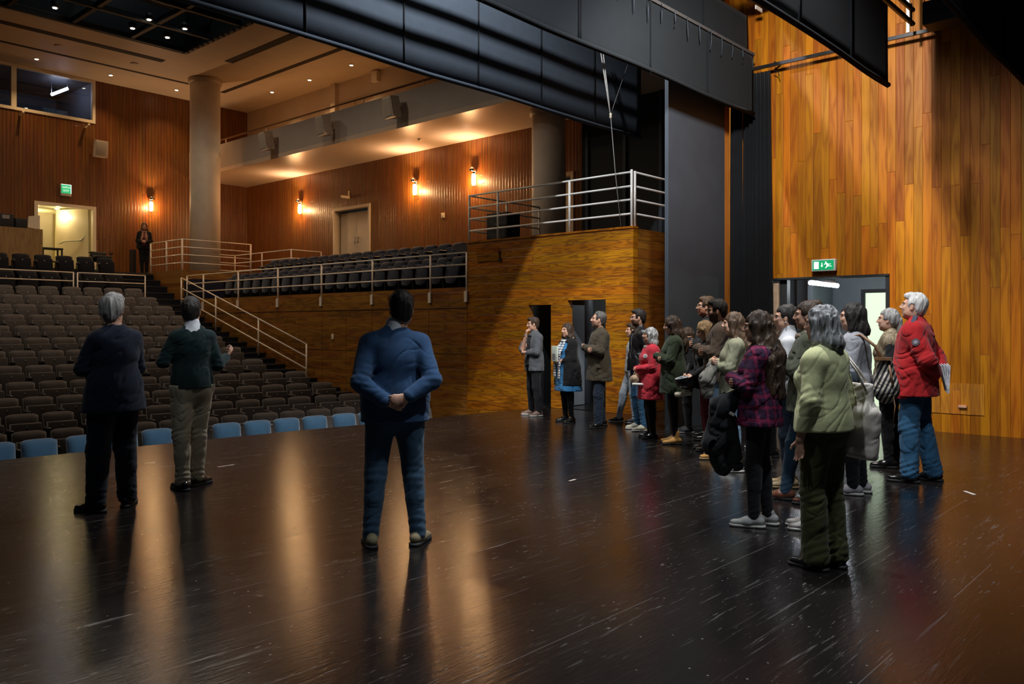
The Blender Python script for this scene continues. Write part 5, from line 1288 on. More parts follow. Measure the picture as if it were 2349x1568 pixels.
def hair(ps, root, style, m, sc, h=.0075, seed=0):
    F = Field(); H, R = ps.hd, ps.R
    F.ell(H(-.020, 0, .036), (.106, .087, .101), R, k=.02)
    amp = .007
    if style in ('short', 'crop', 'thin'):
        F.ell(H(-.055, 0, -.02), (.058, .074, .075), R, k=.02)
        if style == 'short': F.ell(H(.045, .0, .098), (.048, .055, .026), R, k=.03)
        for sd in (1, -1): F.box(H(.01, sd * .09, -.075), (.06, .03, .052), .02, R, k=.01, mode='s')
        F.box(H(-.04, 0, -.15), (.12, .12, .055), .02, R, k=.01, mode='s'); F.box(H(.105, 0, -.03), (.060, .13, .098 if style != 'thin' else .115), .02, R, k=.012, mode='s')
        for sd in (1, -1): F.ell(H(-.002, sd * .085, -.012), (.022, .022, .036), R, k=.01, mode='s')
    elif style == 'swept':
        F.ell(H(-.060, 0, -.015), (.062, .080, .095), R, k=.03); F.ell(H(.03, -.01, .095), (.070, .070, .034), R, k=.03); F.ell(H(-.075, 0, .03), (.05, .075, .07), R, k=.03)
        F.box(H(.115, 0, -.05), (.06, .13, .10), .02, R, k=.012, mode='s'); F.box(H(-.04, 0, -.17), (.12, .12, .045), .02, R, k=.01, mode='s'); amp = .010
        for sd in (1, -1): F.box(H(.02, sd * .09, -.085), (.035, .03, .05), .02, R, k=.01, mode='s')
    elif style in ('long', 'verylong', 'bob', 'shoulder'):
        Ln = {'long': .36, 'verylong': .56, 'bob': .17, 'shoulder': .22}[style]
        p0, p1 = H(-.045, 0, .0), H(-.070, 0, -.13)
        F.cap(p0, p1, .088, .080, k=.03, flat=((0, 1, 0), .98))
        if Ln > .2:
            p2 = A3(min(p1[0], -.135), p1[1] * .5, 1.395); p3 = A3(-.158, 0, 1.632 - Ln)
            F.cap(p1, p2, .075, .072, k=.05, flat=((0, 1, 0), 1.15))
            if p3[2] < 1.38: F.cap(p2, p3, .060, .040 if style != 'verylong' else .046, k=.04, flat=((0, 1, 0), 1.7))
            if style == 'verylong':
                for sd in (1, -1): F.cap(p1 + A3(0, sd * .05, 0), (-.085, sd * .125, 1.36), .045, .042, k=.04); F.cap((-.085, sd * .125, 1.36), (-.115, sd * .12, 1.10), .042, .022, k=.04)
        if style == 'bob': F.ell(H(-.075, 0, -.11), (.075, .095, .075), R, k=.03)
        for sd in (1, -1):
            a = H(.010, sd * .070, .02); b = H(-.002, sd * .082, -.11); F.cap(a, b, .028, .030, k=.03)
            if Ln > .2: F.cap(b, A3(-.03, sd * .115, 1.44), .030, .028, k=.03)
        F.box(H(.115, 0, -.06), (.062, .053, .105), .02, R, k=.015, mode='s'); F.box(H(.118, 0, -.05), (.045, .14, .085), .02, R, k=.012, mode='s')
        amp = .011
    elif style in ('bun', 'updo', 'tied'):
        F.ell(H(-.055, 0, -.005), (.060, .078, .085), R, k=.02)
        F.box(H(.108, 0, -.04), (.060, .13, .100), .02, R, k=.012, mode='s'); F.box(H(-.03, 0, -.15), (.12, .12, .055), .02, R, k=.01, mode='s')
        for sd in (1, -1): F.box(H(.02, sd * .09, -.06), (.045, .035, .055), .02, R, k=.01, mode='s')
        if style == 'bun': F.ell(H(-.085, 0, .095), (.045, .052, .040), R, k=.012)
        if style == 'tied': F.cap(H(-.11, 0, .0), H(-.15, 0, -.22), .035, .020, k=.02)
    def fn(P):
        q = (P - ps.hc) @ R; n = vnoise(q[:, 0] * 60 + seed, q[:, 1] * 60, q[:, 2] * 9 + 4); n2 = vnoise(q[:, 0] * 22 + 9 + seed, q[:, 1] * 22, q[:, 2] * 7)
        n3 = vnoise(q[:, 0] * 34 + q[:, 2] * 8, q[:, 1] * 34 + 3, q[:, 2] * 6 + seed); return amp * (n * .9 + n2 * 1.0 - .9 * np.exp(-(n3 / .12) ** 2) + .3)
    F.add(fn)
    return sdf_obj('hair', F, h, m, root, 1, sc)
M_eyew = mat('eye white', (.36, .32, .29), .3); M_iris = mat('dark iris', (.02, .012, .008), .15)
def eyes(ps, root, sc):
    for sd in (1, -1):
        c = Vector(ps.hd(.0755, sd * .031, .005)) * sc; f = Vector(ps.R[:, 0]); mb = MB()
        mb.add(*uvs(c, .0110 * sc, 10, 7), 0, True); mb.add(*uvs(c + f * .0056 * sc, .0066 * sc, 8, 6), 1, True); mb.build('eye', [M_eyew, M_iris], root)
def uvs(c, r, n=12, m=8, s_=(1, 1, 1)):
    V = []; F_ = []
    for j in range(m + 1):
        for i in range(n):
            a = PI * j / m; b = 2 * PI * i / n; V.append((c[0] + r * s_[0] * math.sin(a) * math.cos(b), c[1] + r * s_[1] * math.sin(a) * math.sin(b), c[2] + r * s_[2] * math.cos(a)))
    for j in range(m):
        for i in range(n): F_.append((j * n + i, j * n + (i + 1) % n, (j + 1) * n + (i + 1) % n, (j + 1) * n + i))
    return V, F_
def glasses(ps, root, sc):
    mb = MB(); H = lambda *p: Vector(ps.hd(*p)) * sc
    for sd in (1, -1):
        pts = [H(.106, sd * (.032 + .021 * math.cos(t)), .004 + .015 * math.sin(t)) for t in np.linspace(0, 2 * PI, 13)]; mb.tube(pts, .0024 * sc, 6, cap=False)
        mb.tube([H(.106, sd * .053, .008), H(.05, sd * .072, .010), H(.0, sd * .080, .008)], .0024 * sc, 6)
    mb.tube([H(.106, .011, .008), H(.110, 0, .011), H(.106, -.011, .008)], .0024 * sc, 6); mb.build('glasses', M_black, root)
def surf(obj, o, d):
    from mathutils.bvhtree import BVHTree
    me = obj.data; b = BVHTree.FromPolygons([v.co for v in me.vertices], [p.vertices for p in me.polygons]); hit = b.ray_cast(Vector(o), Vector(d)); return hit[0], hit[1]
def disc(name, obj, o, d, rad, m, parent, th=.004, n=18):
    p, nn = surf(obj, o, d); nn = nn.normalized() if nn.dot(Vector(d)) < 0 else -nn.normalized()
    mb = MB(); mb.tube([p - nn * .006, p + nn * th], rad, n); return mb.build(name, m, parent), p, nn
def scarf(ps, root, m, sc, ends=0, r=.034, name='scarf', h=.009):
    F = Field(); n = 14
    for i in range(n):
        a, b = 2 * PI * i / n, 2 * PI * (i + 1) / n
        p = lambda t: (-.006 + .084 * math.cos(t), .080 * math.sin(t), 1.472 - .030 * math.cos(t))
        F.cap(p(a), p(b), r, r, k=.012)
    if ends:
        fx = .185 + .05 * ps.fat
        for y0, y1, e in ((.045, .075, ends), (-.04, -.07, ends - .03)):
            F.cap((.10, y0, 1.42), (fx, y1, 1.22), .032, .036, k=.02, flat=((1, 0, 0), .45)); F.cap((fx, y1, 1.22), (fx + .01, y1, 1.42 - e), .036, .038, k=.02, flat=((1, 0, 0), .35))
    F.add(fold_fn(.012, 18, 30)); return sdf_obj(name, F, h, m, root, 1, sc)

def person(u, v0, z, yaw, label, ps, top, bottom, hairs, tone=.95, shoe=(M_shoe, M_soled), beard=None, face=True, near=False, extra=None, glass=False, shoe_kw={}, trouser_kw={}, base=0.0, H=None, loc=None):
    """u, v0: image column and top of head; z: depth; height follows from them"""
    if loc is None:
        q = atz(u, v0, z); loc = Vector((q.x, q.y, base)); H = q.z - base
    sc = H / 1.752; rz = math.radians(131.9 + yaw) - math.atan((u - 1174.5) / FOC)
    root = empty('person', loc, rz); tag(root, label, 'person')
    hh = .006 if near else .0085
    build_body(ps, root, tone, sc, .0055 if near else .0068, beard)
    if hairs: hair(ps, root, hairs[0], hairs[1], sc, .0058 if near else .0072, seed=u * .01)
    if face and abs(math.degrees(ps.hy) + yaw + 0) < 400: eyes(ps, root, sc)
    if glass: glasses(ps, root, sc)
    for t in top:
        t = dict(t); nm = t.pop('name'); m = t.pop('m'); garment_top(ps, root, nm, m, sc, h=hh if near else .0095, seed=u * .013, **t)
    hm = [t.get('hem', .86) for t in top if t.get('hem', .86) < 1.3]; trouser_kw = dict(trouser_kw, top=min(1.0, max(hm) + .035))
    garment_legs(ps, root, bottom, sc, h=hh if near else .0095, seed=u * .017, **trouser_kw)
    shoes(ps, root, shoe[0], shoe[1], sc, h=.006 if near else .0075, **shoe_kw)
    if extra: extra(ps, root, sc)
    return root, sc
def world(root, p, sc):
    c, s_ = math.cos(root.rotation_euler[2]), math.sin(root.rotation_euler[2]); x, y, z = p[0] * sc, p[1] * sc, p[2] * sc
    return Vector((root.location.x + c * x - s_ * y, root.location.y + s_ * x + c * y, root.location.z + z))
# ================================================================== THE CAST
def T_(name, m, **k): return dict(name=name, m=m, **k)
deg = math.radians
# -- man in the dark suit
def x(ps, r, sc):
    mb = MB(); mb.box(-.17 * sc, -.162 * sc, -.004, .004, .62 * sc, .80 * sc); 
person(262, 676, 6.83, -62, 'grey-haired man in a dark navy suit seen from behind, arms folded', Pose('crossed', .15, hyaw=deg(-42), hpitch=deg(-8), fat=.25, legs=((0, .16, 25), (.02, -.11, -45))),
       [T_('suit_jacket', cloth('navy suit wool', (.010, .016, .034), .5), o=.028, hem=.80, so=.018, flare=.035, collar=.012, end=.97, fold=.010), T_('shirt_collar', mat('white shirt', (.6, .62, .66), .8), o=.0, hem=1.40, collar=.028, sleeves=False, fold=0)],
       cloth('navy trouser wool', (.008, .011, .022), .5), ('swept', H_grey), near=True, trouser_kw=dict(o=.030, ank=.075))
# -- teacher in green jumper
person(440, 683, 7.66, -68, 'man in a dark green jumper and beige chinos gesturing towards the seats', Pose('teach', .10, hyaw=deg(-28), legs=((.0, .09, 5), (.14, -.10, -62))),
       [T_('jumper', cloth('bottle green knit', (.004, .017, .018), .5), o=.018, hem=.925, so=.013, end=.92, fold=.009), T_('shirt_collar', mat('white shirt', (.6, .62, .66), .8), o=.006, hem=1.42, collar=.052, sleeves=False, fold=0)],
       cloth('beige chino', (.36, .31, .21), .6), ('crop', H_black), near=True, tone=.8, trouser_kw=dict(o=.020, ank=.062, fold=.013))
# -- man in blue jumper, hands behind
bl, blsc = person(906, 668, 5.70, -86, 'man in a blue jumper and jeans seen from behind, hands clasped behind his back', Pose('behind', .165, hyaw=deg(0), fat=.78, legs=((.0, .165, 8), (.0, -.155, -28))).shift(-.045),
       [T_('jumper', cloth('royal blue knit', (.022, .060, .135), .35), o=.024, hem=.855, so=.016, end=.93, fold=.008), T_('shirt_collar', mat('white shirt', (.6, .62, .66), .8), o=.006, hem=1.42, collar=.052, sleeves=False, fold=0)],
       M_denim, ('crop', H_black), near=True, tone=.95, shoe=(mat('khaki walking shoe', (.22, .18, .10), .8), M_soled), trouser_kw=dict(o=.014, ank=.056, fold=.013), face=False)
# -- woman on the rear platform
q = onY(331, 511, 26.55)
sc_w = cloth('dusty pink top', (.28, .07, .07), .3)
person(331, 511, 26.7, 88, 'woman with curly hair in a black jacket and pink top standing on the rear platform', Pose('front', .07, sex='f', fat=.3),
       [T_('top', sc_w, o=.012, hem=.97, sleeves=False, fold=.004), T_('jacket', cloth('black jacket', (.008, .008, .010)), o=.035, hem=.86, so=.028, opening=.07)], M_blk, ('shoulder', hairm('auburn hair', (.06, .025, .012), (.22, .10, .05))),
       base=3.17, H=q.z - 3.17, loc=Vector((q.x, 26.55, 3.17)), tone=.9, extra=lambda ps, r, sc: scarf(ps, r, plaid('pink patterned scarf', (.30, .14, .10), (.45, .30, .25), (.15, .06, .05), 30), sc, .30))

# ================= group, left to right
M_greyj = cloth('grey zip jacket', (.085, .090, .10), .5)
person(1225, 728, 13.95, 25, 'young man in an open grey jacket, hand at his mouth, by the narrow doorway', Pose('chin', .15, hyaw=deg(-12), hpitch=deg(-4)),
       [T_('t_shirt', cloth('black cotton', (.008, .008, .009), .3), o=.012, hem=.90, sleeves=False), T_('jacket', M_greyj, o=.030, hem=.80, so=.022, opening=.075, collar=.03)], M_blk, ('short', H_brown), tone=.85, shoe=(mat('brown suede shoe', (.20, .12, .09), .8), M_sole))
bl_dress = cloth('bright blue dress', (.035, .17, .36), .7)
p, s_ = person(1302, 742, 13.0, 32, 'woman in a bright blue dress and black cardigan holding a booklet', Pose('front', .10, sex='f', fat=.75, hyaw=deg(8)),
       [T_('dress', bl_dress, o=.022, hem=.56, sleeves=False, flare=.075, fold=.014), T_('cardigan', cloth('black cardigan', (.006, .006, .007), .4), o=.044, hem=.66, so=.024, opening=.13, flare=.05)], M_blk, ('shoulder', H_brown), tone=.95,
       extra=lambda ps, r, sc: scarf(ps, r, stripes('white and grey scarf', (.62, .62, .60), (.16, .17, .20), 26, 'z', 0), sc, .62), trouser_kw=dict(o=.004, name='leggings'))
bk = world(p, (.285, .03, 1.20), s_)
def item(name, label, cat, loc, rz=0, group=None): o = empty(name, loc, rz); return tag(o, label, cat, group)
o = item('booklet', 'pale booklet held upright by the woman in the blue dress', 'booklet', bk, p.rotation_euler[2])
mb = MB(); mb.rbox(-.012, .012, -.085, .085, -.10, .14, .003); mb.build('cover', mat('pale green card', (.60, .66, .56), .7), o)
mb = MB(); mb.box(.0121, .0135, -.055, .035, -.07, .02); mb.build('picture', mat('grey picture', (.22, .20, .20), .6), o)
bkn, s2 = person(1374, 715, 12.39, 22, 'man in a dark brown corduroy jacket with folded arms and greying beard', Pose('crossed', .15, hyaw=deg(-14), hpitch=deg(6), legs=((.10, .17, 20), (-.08, -.13, -10))),
       [T_('jacket', cloth('brown corduroy', (.060, .048, .030), .7), o=.034, hem=.70, so=.026, flare=.03, collar=.03, fold=.012)], M_denimd, ('thin', hairm('dark greying hair', (.03, .028, .026), (.16, .15, .14))), beard=(.52, .50, .48), tone=1.0, trouser_kw=dict(o=.018, ank=.06))
co = [c for c in bkn.children if c.name.startswith('jacket')][0]; p_, n_ = surf(co, (.06 * s2, .6, .93 * s2), (0, -1, 0)); mb = MB(); mb.rbox(p_.x - .07, p_.x + .06, p_.y - .012, p_.y + .010, .90 * s2, .945 * s2, .006); mb.build('pocket_flap', MATS['brown corduroy'], bkn)
# black jacket, glasses
person(1466, 710, 12.02, 20, 'bearded young man with glasses in a black quilted jacket, hand in pocket', Pose('pocket', .13, hyaw=deg(-12), legs=((.0, .16, 5), (.0, -.12, 5))),
       [T_('shirt', mat('grey shirt', (.22, .24, .26), .8), o=.012, hem=.95, sleeves=False, fold=0), T_('jacket', mat('black quilted nylon', (.010, .010, .012), .38, bump=.3, scale=30), o=.034, hem=.86, so=.026, opening=.030, collar=.035, fold=.016)], M_denimb, ('short', H_black), beard=(.22, .18, .15), tone=1.05, glass=True, shoe=(mat('cream plimsoll', (.50, .47, .36), .8), M_sole), trouser_kw=dict(o=.014, fold=.013))
# person behind him: light jeans
person(1452, 742, 12.9, 10, 'person in pale jeans mostly hidden behind the young man in the black quilted jacket', Pose('down', .10, legs=((.0, .10, 5), (.25, -.12, 5))), [T_('jumper', cloth('pale grey jumper', (.30, .30, .32), .3), o=.016, hem=.90)], cloth('pale jeans', (.34, .38, .42)), ('short', H_brown), shoe=(mat('dark canvas shoe', (.03, .03, .035), .7), M_sole), H=1.62)
# red coat, older woman
M_red = cloth('coral red coat', (.50, .030, .050), .6)
def emblem(ps, r, sc):
    scarf(ps, r, cloth('taupe scarf', (.27, .20, .18), .5), sc, 0, .034)
    co = [c for c in r.children if c.name.startswith('coat')][0]; o_, d_ = Vector((.5, .38, 1.31)) * sc, Vector((-1, -.62, 0)).normalized()
    e, p_, n_ = disc('badge', co, o_, d_, .034 * sc, mat('badge white', (.6, .6, .58), .6), r)
    mb = MB(); mb.tube([p_, p_ + n_ * .007], .022 * sc, 16); mb.build('badge_ring', mat('badge dark', (.05, .05, .06), .6), e); mb = MB(); mb.tube([p_, p_ + n_ * .009], .012 * sc, 12); mb.build('badge_mark', MATS['badge white'], e)
rd, s3 = person(1492, 752, 11.15, 14, 'short older woman with grey bobbed hair in a coral red coat and scarf', Pose('front', .08, sex='f', hyaw=deg(-8), hpitch=deg(6)),
       [T_('coat', M_red, o=.045, hem=.62, so=.030, flare=.03, collar=.02, fold=.013)], M_blk, ('bob', H_salt), tone=.95, extra=emblem, shoe_kw=dict(high=.05))
c = world(rd, (.255, -.02, .93), s3); o = item('pouch', 'beige gathered pouch held against the coral red coat', 'bag', c, rd.rotation_euler[2])
F = Field(); F.ell((0, 0, 0), (.055, .11, .060), k=.03); F.ell((.0, .07, .02), (.045, .05, .045), k=.03); F.add(fold_fn(.016, 30, 14)); sdf_obj('cloth_bag', F, .008, cloth('beige gathered cloth', (.42, .31, .20), .6), o)
mb = MB(); mb.tube([(0, -.1, .03), (-.05, -.17, .10), (-.12, -.2, .2)], .008, 6); mb.build('strap', MATS['beige gathered cloth'], o)
c = world(rd, (.215, .12, .86), s3); o = item('paper_roll', 'white rolled paper held beside the coral red coat', 'paper', c, rd.rotation_euler[2])
mb = MB(); mb.tube([(-.08, 0, 0), (.09, 0, .004)], .018, 12); mb.build('sheet', mat('white paper', (.75, .75, .74), .8), o)
# green coat
person(1545, 726, 10.6, 6, 'young woman with long dark hair in a dark green coat and tan ankle boots', Pose('crossed', .07, sex='f', hpitch=deg(-9)),
       [T_('coat', cloth('forest green coat', (.022, .034, .016), .7), o=.040, hem=.70, so=.028, flare=.035, collar=.03, fold=.013)], M_blk, ('long', H_brown), tone=1.02, shoe=(M_tan, M_soled), shoe_kw=dict(high=.06), trouser_kw=dict(o=.004, end=.9, name='leggings'))
person(1577, 752, 11.75, 5, 'person in dark clothes with a teal scarf behind the woman in the dark green coat', Pose('down', .10, sex='f'), [T_('coat', cloth('black wool coat', (.010, .010, .011)), o=.03, hem=.75)], M_blk, ('shoulder', H_brown), shoe=(mat('dark canvas shoe', (.03, .03, .035), .7), M_sole), extra=lambda ps, r, sc: scarf(ps, r, cloth('teal scarf', (.0, .13, .10)), sc, 0))
# tall man with glasses
person(1622, 681, 11.05, 4, 'tall man with glasses and brown hair in black with folded arms, behind the group', Pose('crossed', .13, hpitch=deg(3)), [T_('jacket', cloth('black wool coat', (.010, .010, .011)), o=.028, hem=.80, so=.02, collar=.03)], M_blk, ('short', H_mid), beard=(.62, .45, .35), glass=True, tone=1.0)
# blond woman
bw, s4 = person(1622, 738, 10.05, 8, 'blond woman in black looking down with a crash helmet on her arm', Pose('basket2', .09, sex='f', hpitch=deg(-22)), [T_('jacket', cloth('black wool coat', (.010, .010, .011)), o=.026, hem=.84, so=.02)], cloth('burgundy trousers', (.14, .012, .03)), ('shoulder', H_blond), tone=1.1, shoe=(mat('grey brown boot', (.07, .05, .04), .8), M_soled), trouser_kw=dict(o=.006))
# bearded man
bm_, s5 = person(1648, 688, 9.5, 6, 'bearded man in a brown jacket with folded arms and tan desert boots', Pose('crossed', .13, hpitch=deg(-4), legs=((.06, .14, 20), (-.02, -.12, -18))), [T_('jacket', cloth('taupe brown jacket', (.105, .075, .055), .6), o=.032, hem=.84, so=.026, collar=.03, fold=.011)], M_lden, ('short', H_black), beard=(.10, .07, .055), tone=1.05, shoe=(M_tan, mat('tan sole', (.3, .2, .1), .8)), trouser_kw=dict(o=.012), shoe_kw=dict(high=.02))
# olive knit woman
kn_m = stripes('olive ribbed knit', (.19, .19, .12), (.235, .235, .155), 55, 'y', .2)
kw, s6 = person(1684, 718, 8.6, 2, 'woman with wavy brown hair in an olive ribbed jumper, arms folded over a grey scarf', Pose('crossed2', .08, sex='f'), [T_('jumper', kn_m, o=.030, hem=.84, so=.024, fold=.008)], M_lden, ('long', H_mid), tone=1.12, shoe=(M_wshoe, M_sole))
c = world(kw, (.26, .03, 1.02), s6); o = item('grey_wrap', 'grey wool wrap draped over the arms of the woman in the olive ribbed jumper', 'scarf', c, kw.rotation_euler[2])
F = Field(); F.cap((-.04, .0, .14), (.03, .06, .0), .055, .075, k=.04, flat=((0, 1, 0), 1.5)); F.cap((.03, .06, .0), (.02, .08, -.14), .075, .06, k=.04); F.add(fold_fn(.030, 14, 16)); sdf_obj('wool_cloth', F, .008, cloth('grey brown wool', (.12, .115, .10), .7), o)
# helmet
c = world(bw, (.27, .02, .96), s4); o = item('crash_helmet', 'black and silver crash helmet hanging from the blond woman\'s arm', 'helmet', c, bw.rotation_euler[2])
F = Field(); F.ell((0, 0, 0), (.145, .125, .125), k=.01); F.ell((.02, 0, .07), (.105, .09, .11), k=.01, mode='s'); F.cut((-.25, 0, -1), (0, 0, .045)); sdf_obj('shell', F, .006, mat('black helmet shell', (.02, .02, .023), .18), o)
F = Field(); n = 16
for i in range(n):
    a, b = 2 * PI * i / n, 2 * PI * (i + 1) / n; F.cap((.138 * math.cos(a), .120 * math.sin(a), .040 - .035 * math.cos(a)), (.138 * math.cos(b), .120 * math.sin(b), .040 - .035 * math.cos(b)), .011, .011, k=.004)
sdf_obj('rim', F, .005, mat('silver rim', (.42, .45, .48), .3), o)
mb = MB(); mb.tube([(.02, .11, .04), (0, .07, .16), (-.02, -.02, .20), (0, -.1, .04)], .008, 6); mb.build('chin_strap', M_black, o)
F = Field(); F.box((.05, 0, -.17), (.10, .07, .028), .02, rotm(0, -.15)); o2 = item('fleece_collar', 'cream fleece edge of a bundle below the crash helmet', 'clothing', c, bw.rotation_euler[2]); sdf_obj('fleece', F, .007, cloth('cream fleece', (.50, .46, .36), .5), o2)
# plaid woman
M_plaid = plaid('red and navy plaid', (.035, .010, .030), (.26, .018, .060), (.022, .026, .075), 11)
pw, s7 = person(1742, 716, 6.24, -8, 'young woman with very long brown hair in a red and navy plaid shirt', Pose('crossed', .07, sex='f', hpitch=deg(-3), legs=((.05, .08, 6), (-.04, -.07, -4))), [T_('shirt', M_plaid, o=.034, hem=.83, so=.026, flare=.02, fold=.014)], cloth('black jeans', (.014, .014, .017), .5), ('verylong', H_brown), tone=.82, near=True, shoe=(M_canvas, M_sole), trouser_kw=dict(o=.005, ank=.047, fold=.010))
c = world(pw, (.27, .0, .86), s7); o = item('black_coat', 'black coat draped over the arm of the woman in the plaid shirt', 'coat', c, pw.rotation_euler[2])
F = Field(); F.cap((-.10, .02, .20), (.02, .02, .10), .05, .08, k=.05, flat=((0, 1, 0), 1.3)); F.cap((.02, .02, .10), (.06, .02, -.18), .085, .10, k=.05, flat=((0, 1, 0), 1.2)); F.cap((.06, .02, -.18), (.02, .02, -.36), .10, .07, k=.05, flat=((0, 1, 0), 1.2)); F.cap((-.02, .03, .0), (-.09, .03, -.34), .06, .05, k=.04); F.add(fold_fn(.030, 12, 7)); sdf_obj('coat_cloth', F, .008, cloth('black coat cloth', (.012, .013, .015), .7), o)
F = Field(); F.box((-.065, .115, .055), (.022, .006, .012), .004, rotm(0, .5)); sdf_obj('white_tag', F, .003, mat('white tag', (.7, .68, .64), .6), o)
# hidden heads behind
person(1742, 713, 10.3, -6, 'dark-haired person whose hair shows behind the woman in the plaid shirt', Pose('down', .10), [T_('jacket', cloth('black wool coat', (.010, .010, .011)), o=.026, hem=.80)], M_blk, ('short', H_black), shoe=(mat('dark canvas shoe', (.03, .03, .035), .7), M_sole))
person(1768, 725, 9.6, -2, 'long-haired woman with a red scarf half hidden behind the plaid shirt', Pose('down', .10, sex='f'), [T_('jacket', cloth('black wool coat', (.010, .010, .011)), o=.026, hem=.80)], M_blk, ('long', H_brown), tone=1.0, extra=lambda ps, r, sc: scarf(ps, r, cloth('bright red scarf', (.55, .02, .015)), sc, .2, .036))
person(1750, 733, 9.0, -2, 'light-brown-haired woman just visible between the plaid shirt and the red scarf', Pose('down', .09, sex='f'), [T_('jacket', cloth('black wool coat', (.010, .010, .011)), o=.02, hem=.80)], M_blk, ('shoulder', H_mid), tone=1.05, shoe=(M_shoe, M_soled))
# turtleneck
def studs(ps, r, sc):
    glasses(ps, r, sc); mb = MB()
    for sd in (1, -1): mb.add(*uvs(Vector(ps.hd(-.004, sd * .084, -.045)) * sc, .008 * sc, 8, 6), 0, True)
    mb.build('pearl_earring', M_wshoe, r)
M_turt = fabric('white ribbed turtleneck', (.62, .62, .63), 260, .9, .3, .05, .1, .35)
tn, s8 = person(1806, 700, 7.75, 0, 'woman with glasses and pearl earrings in a white turtleneck', Pose('front', .07, sex='f'), [T_('turtleneck', M_turt, o=.016, hem=.90, so=.010, collar=.065, fold=.006)], M_denimd, ('updo', H_black), tone=.95, extra=studs, shoe=(M_beige, mat('tan sole', (.3, .2, .1), .8)))
# olive jacket + bun
person(1856, 692, 7.05, -4, 'woman with a topknot in an olive parka and blue jeans, one knee bent', Pose('crossed', .06, sex='f', legs=((-.04, .08, 6), (.22, -.04, -2))), [T_('parka', cloth('olive parka', (.055, .060, .035), .7), o=.042, hem=.80, so=.032, flare=.03, collar=.02, fold=.013)], M_denim, ('bun', H_brown), tone=.78, near=True, shoe=(M_cognac, M_soled), shoe_kw=dict(high=.04), trouser_kw=dict(o=.008, ank=.05), extra=lambda ps, r, sc: scarf(ps, r, hairm('brown fur trim', (.08, .06, .04), (.25, .19, .13)), sc, 0, .038, 'fur_collar'))
# star trainers person hidden behind green jumper
person(1893, 735, 6.10, -3, 'person in dark clothes and worn grey trainers hidden behind the pale green sweatshirt', Pose('down', .08, sex='f', legs=((.12, .08, 4), (.15, -.06, 0))), [T_('jacket', cloth('black wool coat', (.010, .010, .011)), o=.016, hem=.82)], M_blk, ('crop', H_brown), shoe=(mat('worn grey trainer', (.30, .27, .25), .8), M_sole), H=1.5)
# grey-haired woman in green sweatshirt
gw, s9 = person(1888, 703, 5.163, -32, 'grey-haired woman in a pale green sweatshirt and olive corduroy trousers, nearest of the group', Pose('down', .085, sex='f', fat=.12, hyaw=deg(6), legs=((.02, .085, 5), (-.02, -.08, -8))), [T_('sweatshirt', cloth('pale green sweatshirt', (.54, .55, .29), .4), o=.034, hem=.925, so=.022, fold=.008, end=.98)], cloth('olive corduroy', (.055, .058, .018), .4), ('bob', H_salt), near=True, tone=.75, trouser_kw=dict(o=.022, ank=.088, fold=.010, end=1.02))
# tote bag on her far shoulder
c = world(gw, (-.085, -.250, 1.13), s9); o = item('tote_bag', 'cream canvas tote bag hanging from the shoulder of the woman in pale green', 'bag', c, gw.rotation_euler[2])
F = Field(); F.box((0, 0, -.04), (.115, .020, .14), .015); F.box((-.012, .0, -.22), (.145, .034, .16), .03, rotm(0, .05), k=.08); F.add(fold_fn(.008, 9, 5, 3)); sdf_obj('bag_body', F, .007, fabric('cream canvas', (.66, .60, .53), 300, .95, .2, .05, .0, .35), o, 1)
for dy in (-.03, .03):
    mb = MB(); mb.tube([(-.09, dy, .05), (-.04, .03 + dy * .6, .17), (.02, .085 + dy * .3, .285), (.05, .03 + dy * .6, .17), (.09, dy, .05)], .008, 6); mb.build('bag_handle', MATS['cream canvas'], o)
# grey jumper woman + striped backpack
gj, s10 = person(1958, 697, 7.45, -2, 'woman with dark wavy hair in a grey marl jumper, dark jacket over her arm', Pose('basket2', .08, sex='f', fat=.35, legs=((.02, .09, 5), (-.05, -.08, -5))), [T_('jumper', fabric('grey marl knit', (.30, .30, .32), 150, .95, .5, .35, .1, .4), o=.034, hem=.80, so=.026, collar=.02, fold=.010)], M_blk, ('bob', H_black), tone=1.0, near=True, shoe=(mat('grey trainer', (.40, .37, .40), .8), M_sole))
c = world(gj, (.12, .30, 1.04), s10); o = item('jacket_bundle', 'navy jacket folded over the arm of the woman in the grey marl jumper', 'coat', c, gj.rotation_euler[2])
F = Field(); F.cap((-.10, 0, .02), (.09, 0, .02), .075, .075, k=.04); F.cap((0, 0, 0), (-.02, 0, -.14), .09, .07, k=.05, flat=((1, 0, 0), 1.3)); F.add(fold_fn(.030, 15, 15)); sdf_obj('jacket_cloth', F, .008, cloth('navy folded jacket', (.020, .025, .036), .7), o)
c = world(gj, (-.27, .14, 1.10), s10); o = item('striped_backpack', 'black and cream striped canvas backpack with tan straps', 'backpack', c, gj.rotation_euler[2])
F = Field(); F.ell((0, 0, -.06), (.095, .14, .17), k=.04); F.ell((-.01, 0, -.12), (.10, .14, .11), k=.04); F.cap((.0, -.06, .10), (0, .06, .10), .05, .05, k=.04); F.add(fold_fn(.012, 10, 6, 2)); sdf_obj('bag_body', F, .007, stripes('black and cream stripes', (.50, .44, .36), (.015, .014, .02), 26, 'x', .45), o)
M_tanl = mat('tan leather strap', (.22, .11, .05), .5)
mb = MB(); mb.tube([(.02, .06, .12), (.08, .08, .26), (.20, .03, .36), (.26, .02, .34)], .014, 6); mb.build('shoulder_strap', M_tanl, o)
mb = MB(); mb.box(-.05, .09, .05, .13, .14, .165); mb.build('flap', M_tanl, o); mb = MB(); mb.tube([(-.05, .10, -.1), (-.075, .12, -.25), (-.06, .12, -.42)], .006, 6); mb.tube([(-.03, .13, .1), (-.06, .145, -.08)], .009, 6); mb.build('tie_cord', M_tanl, o)
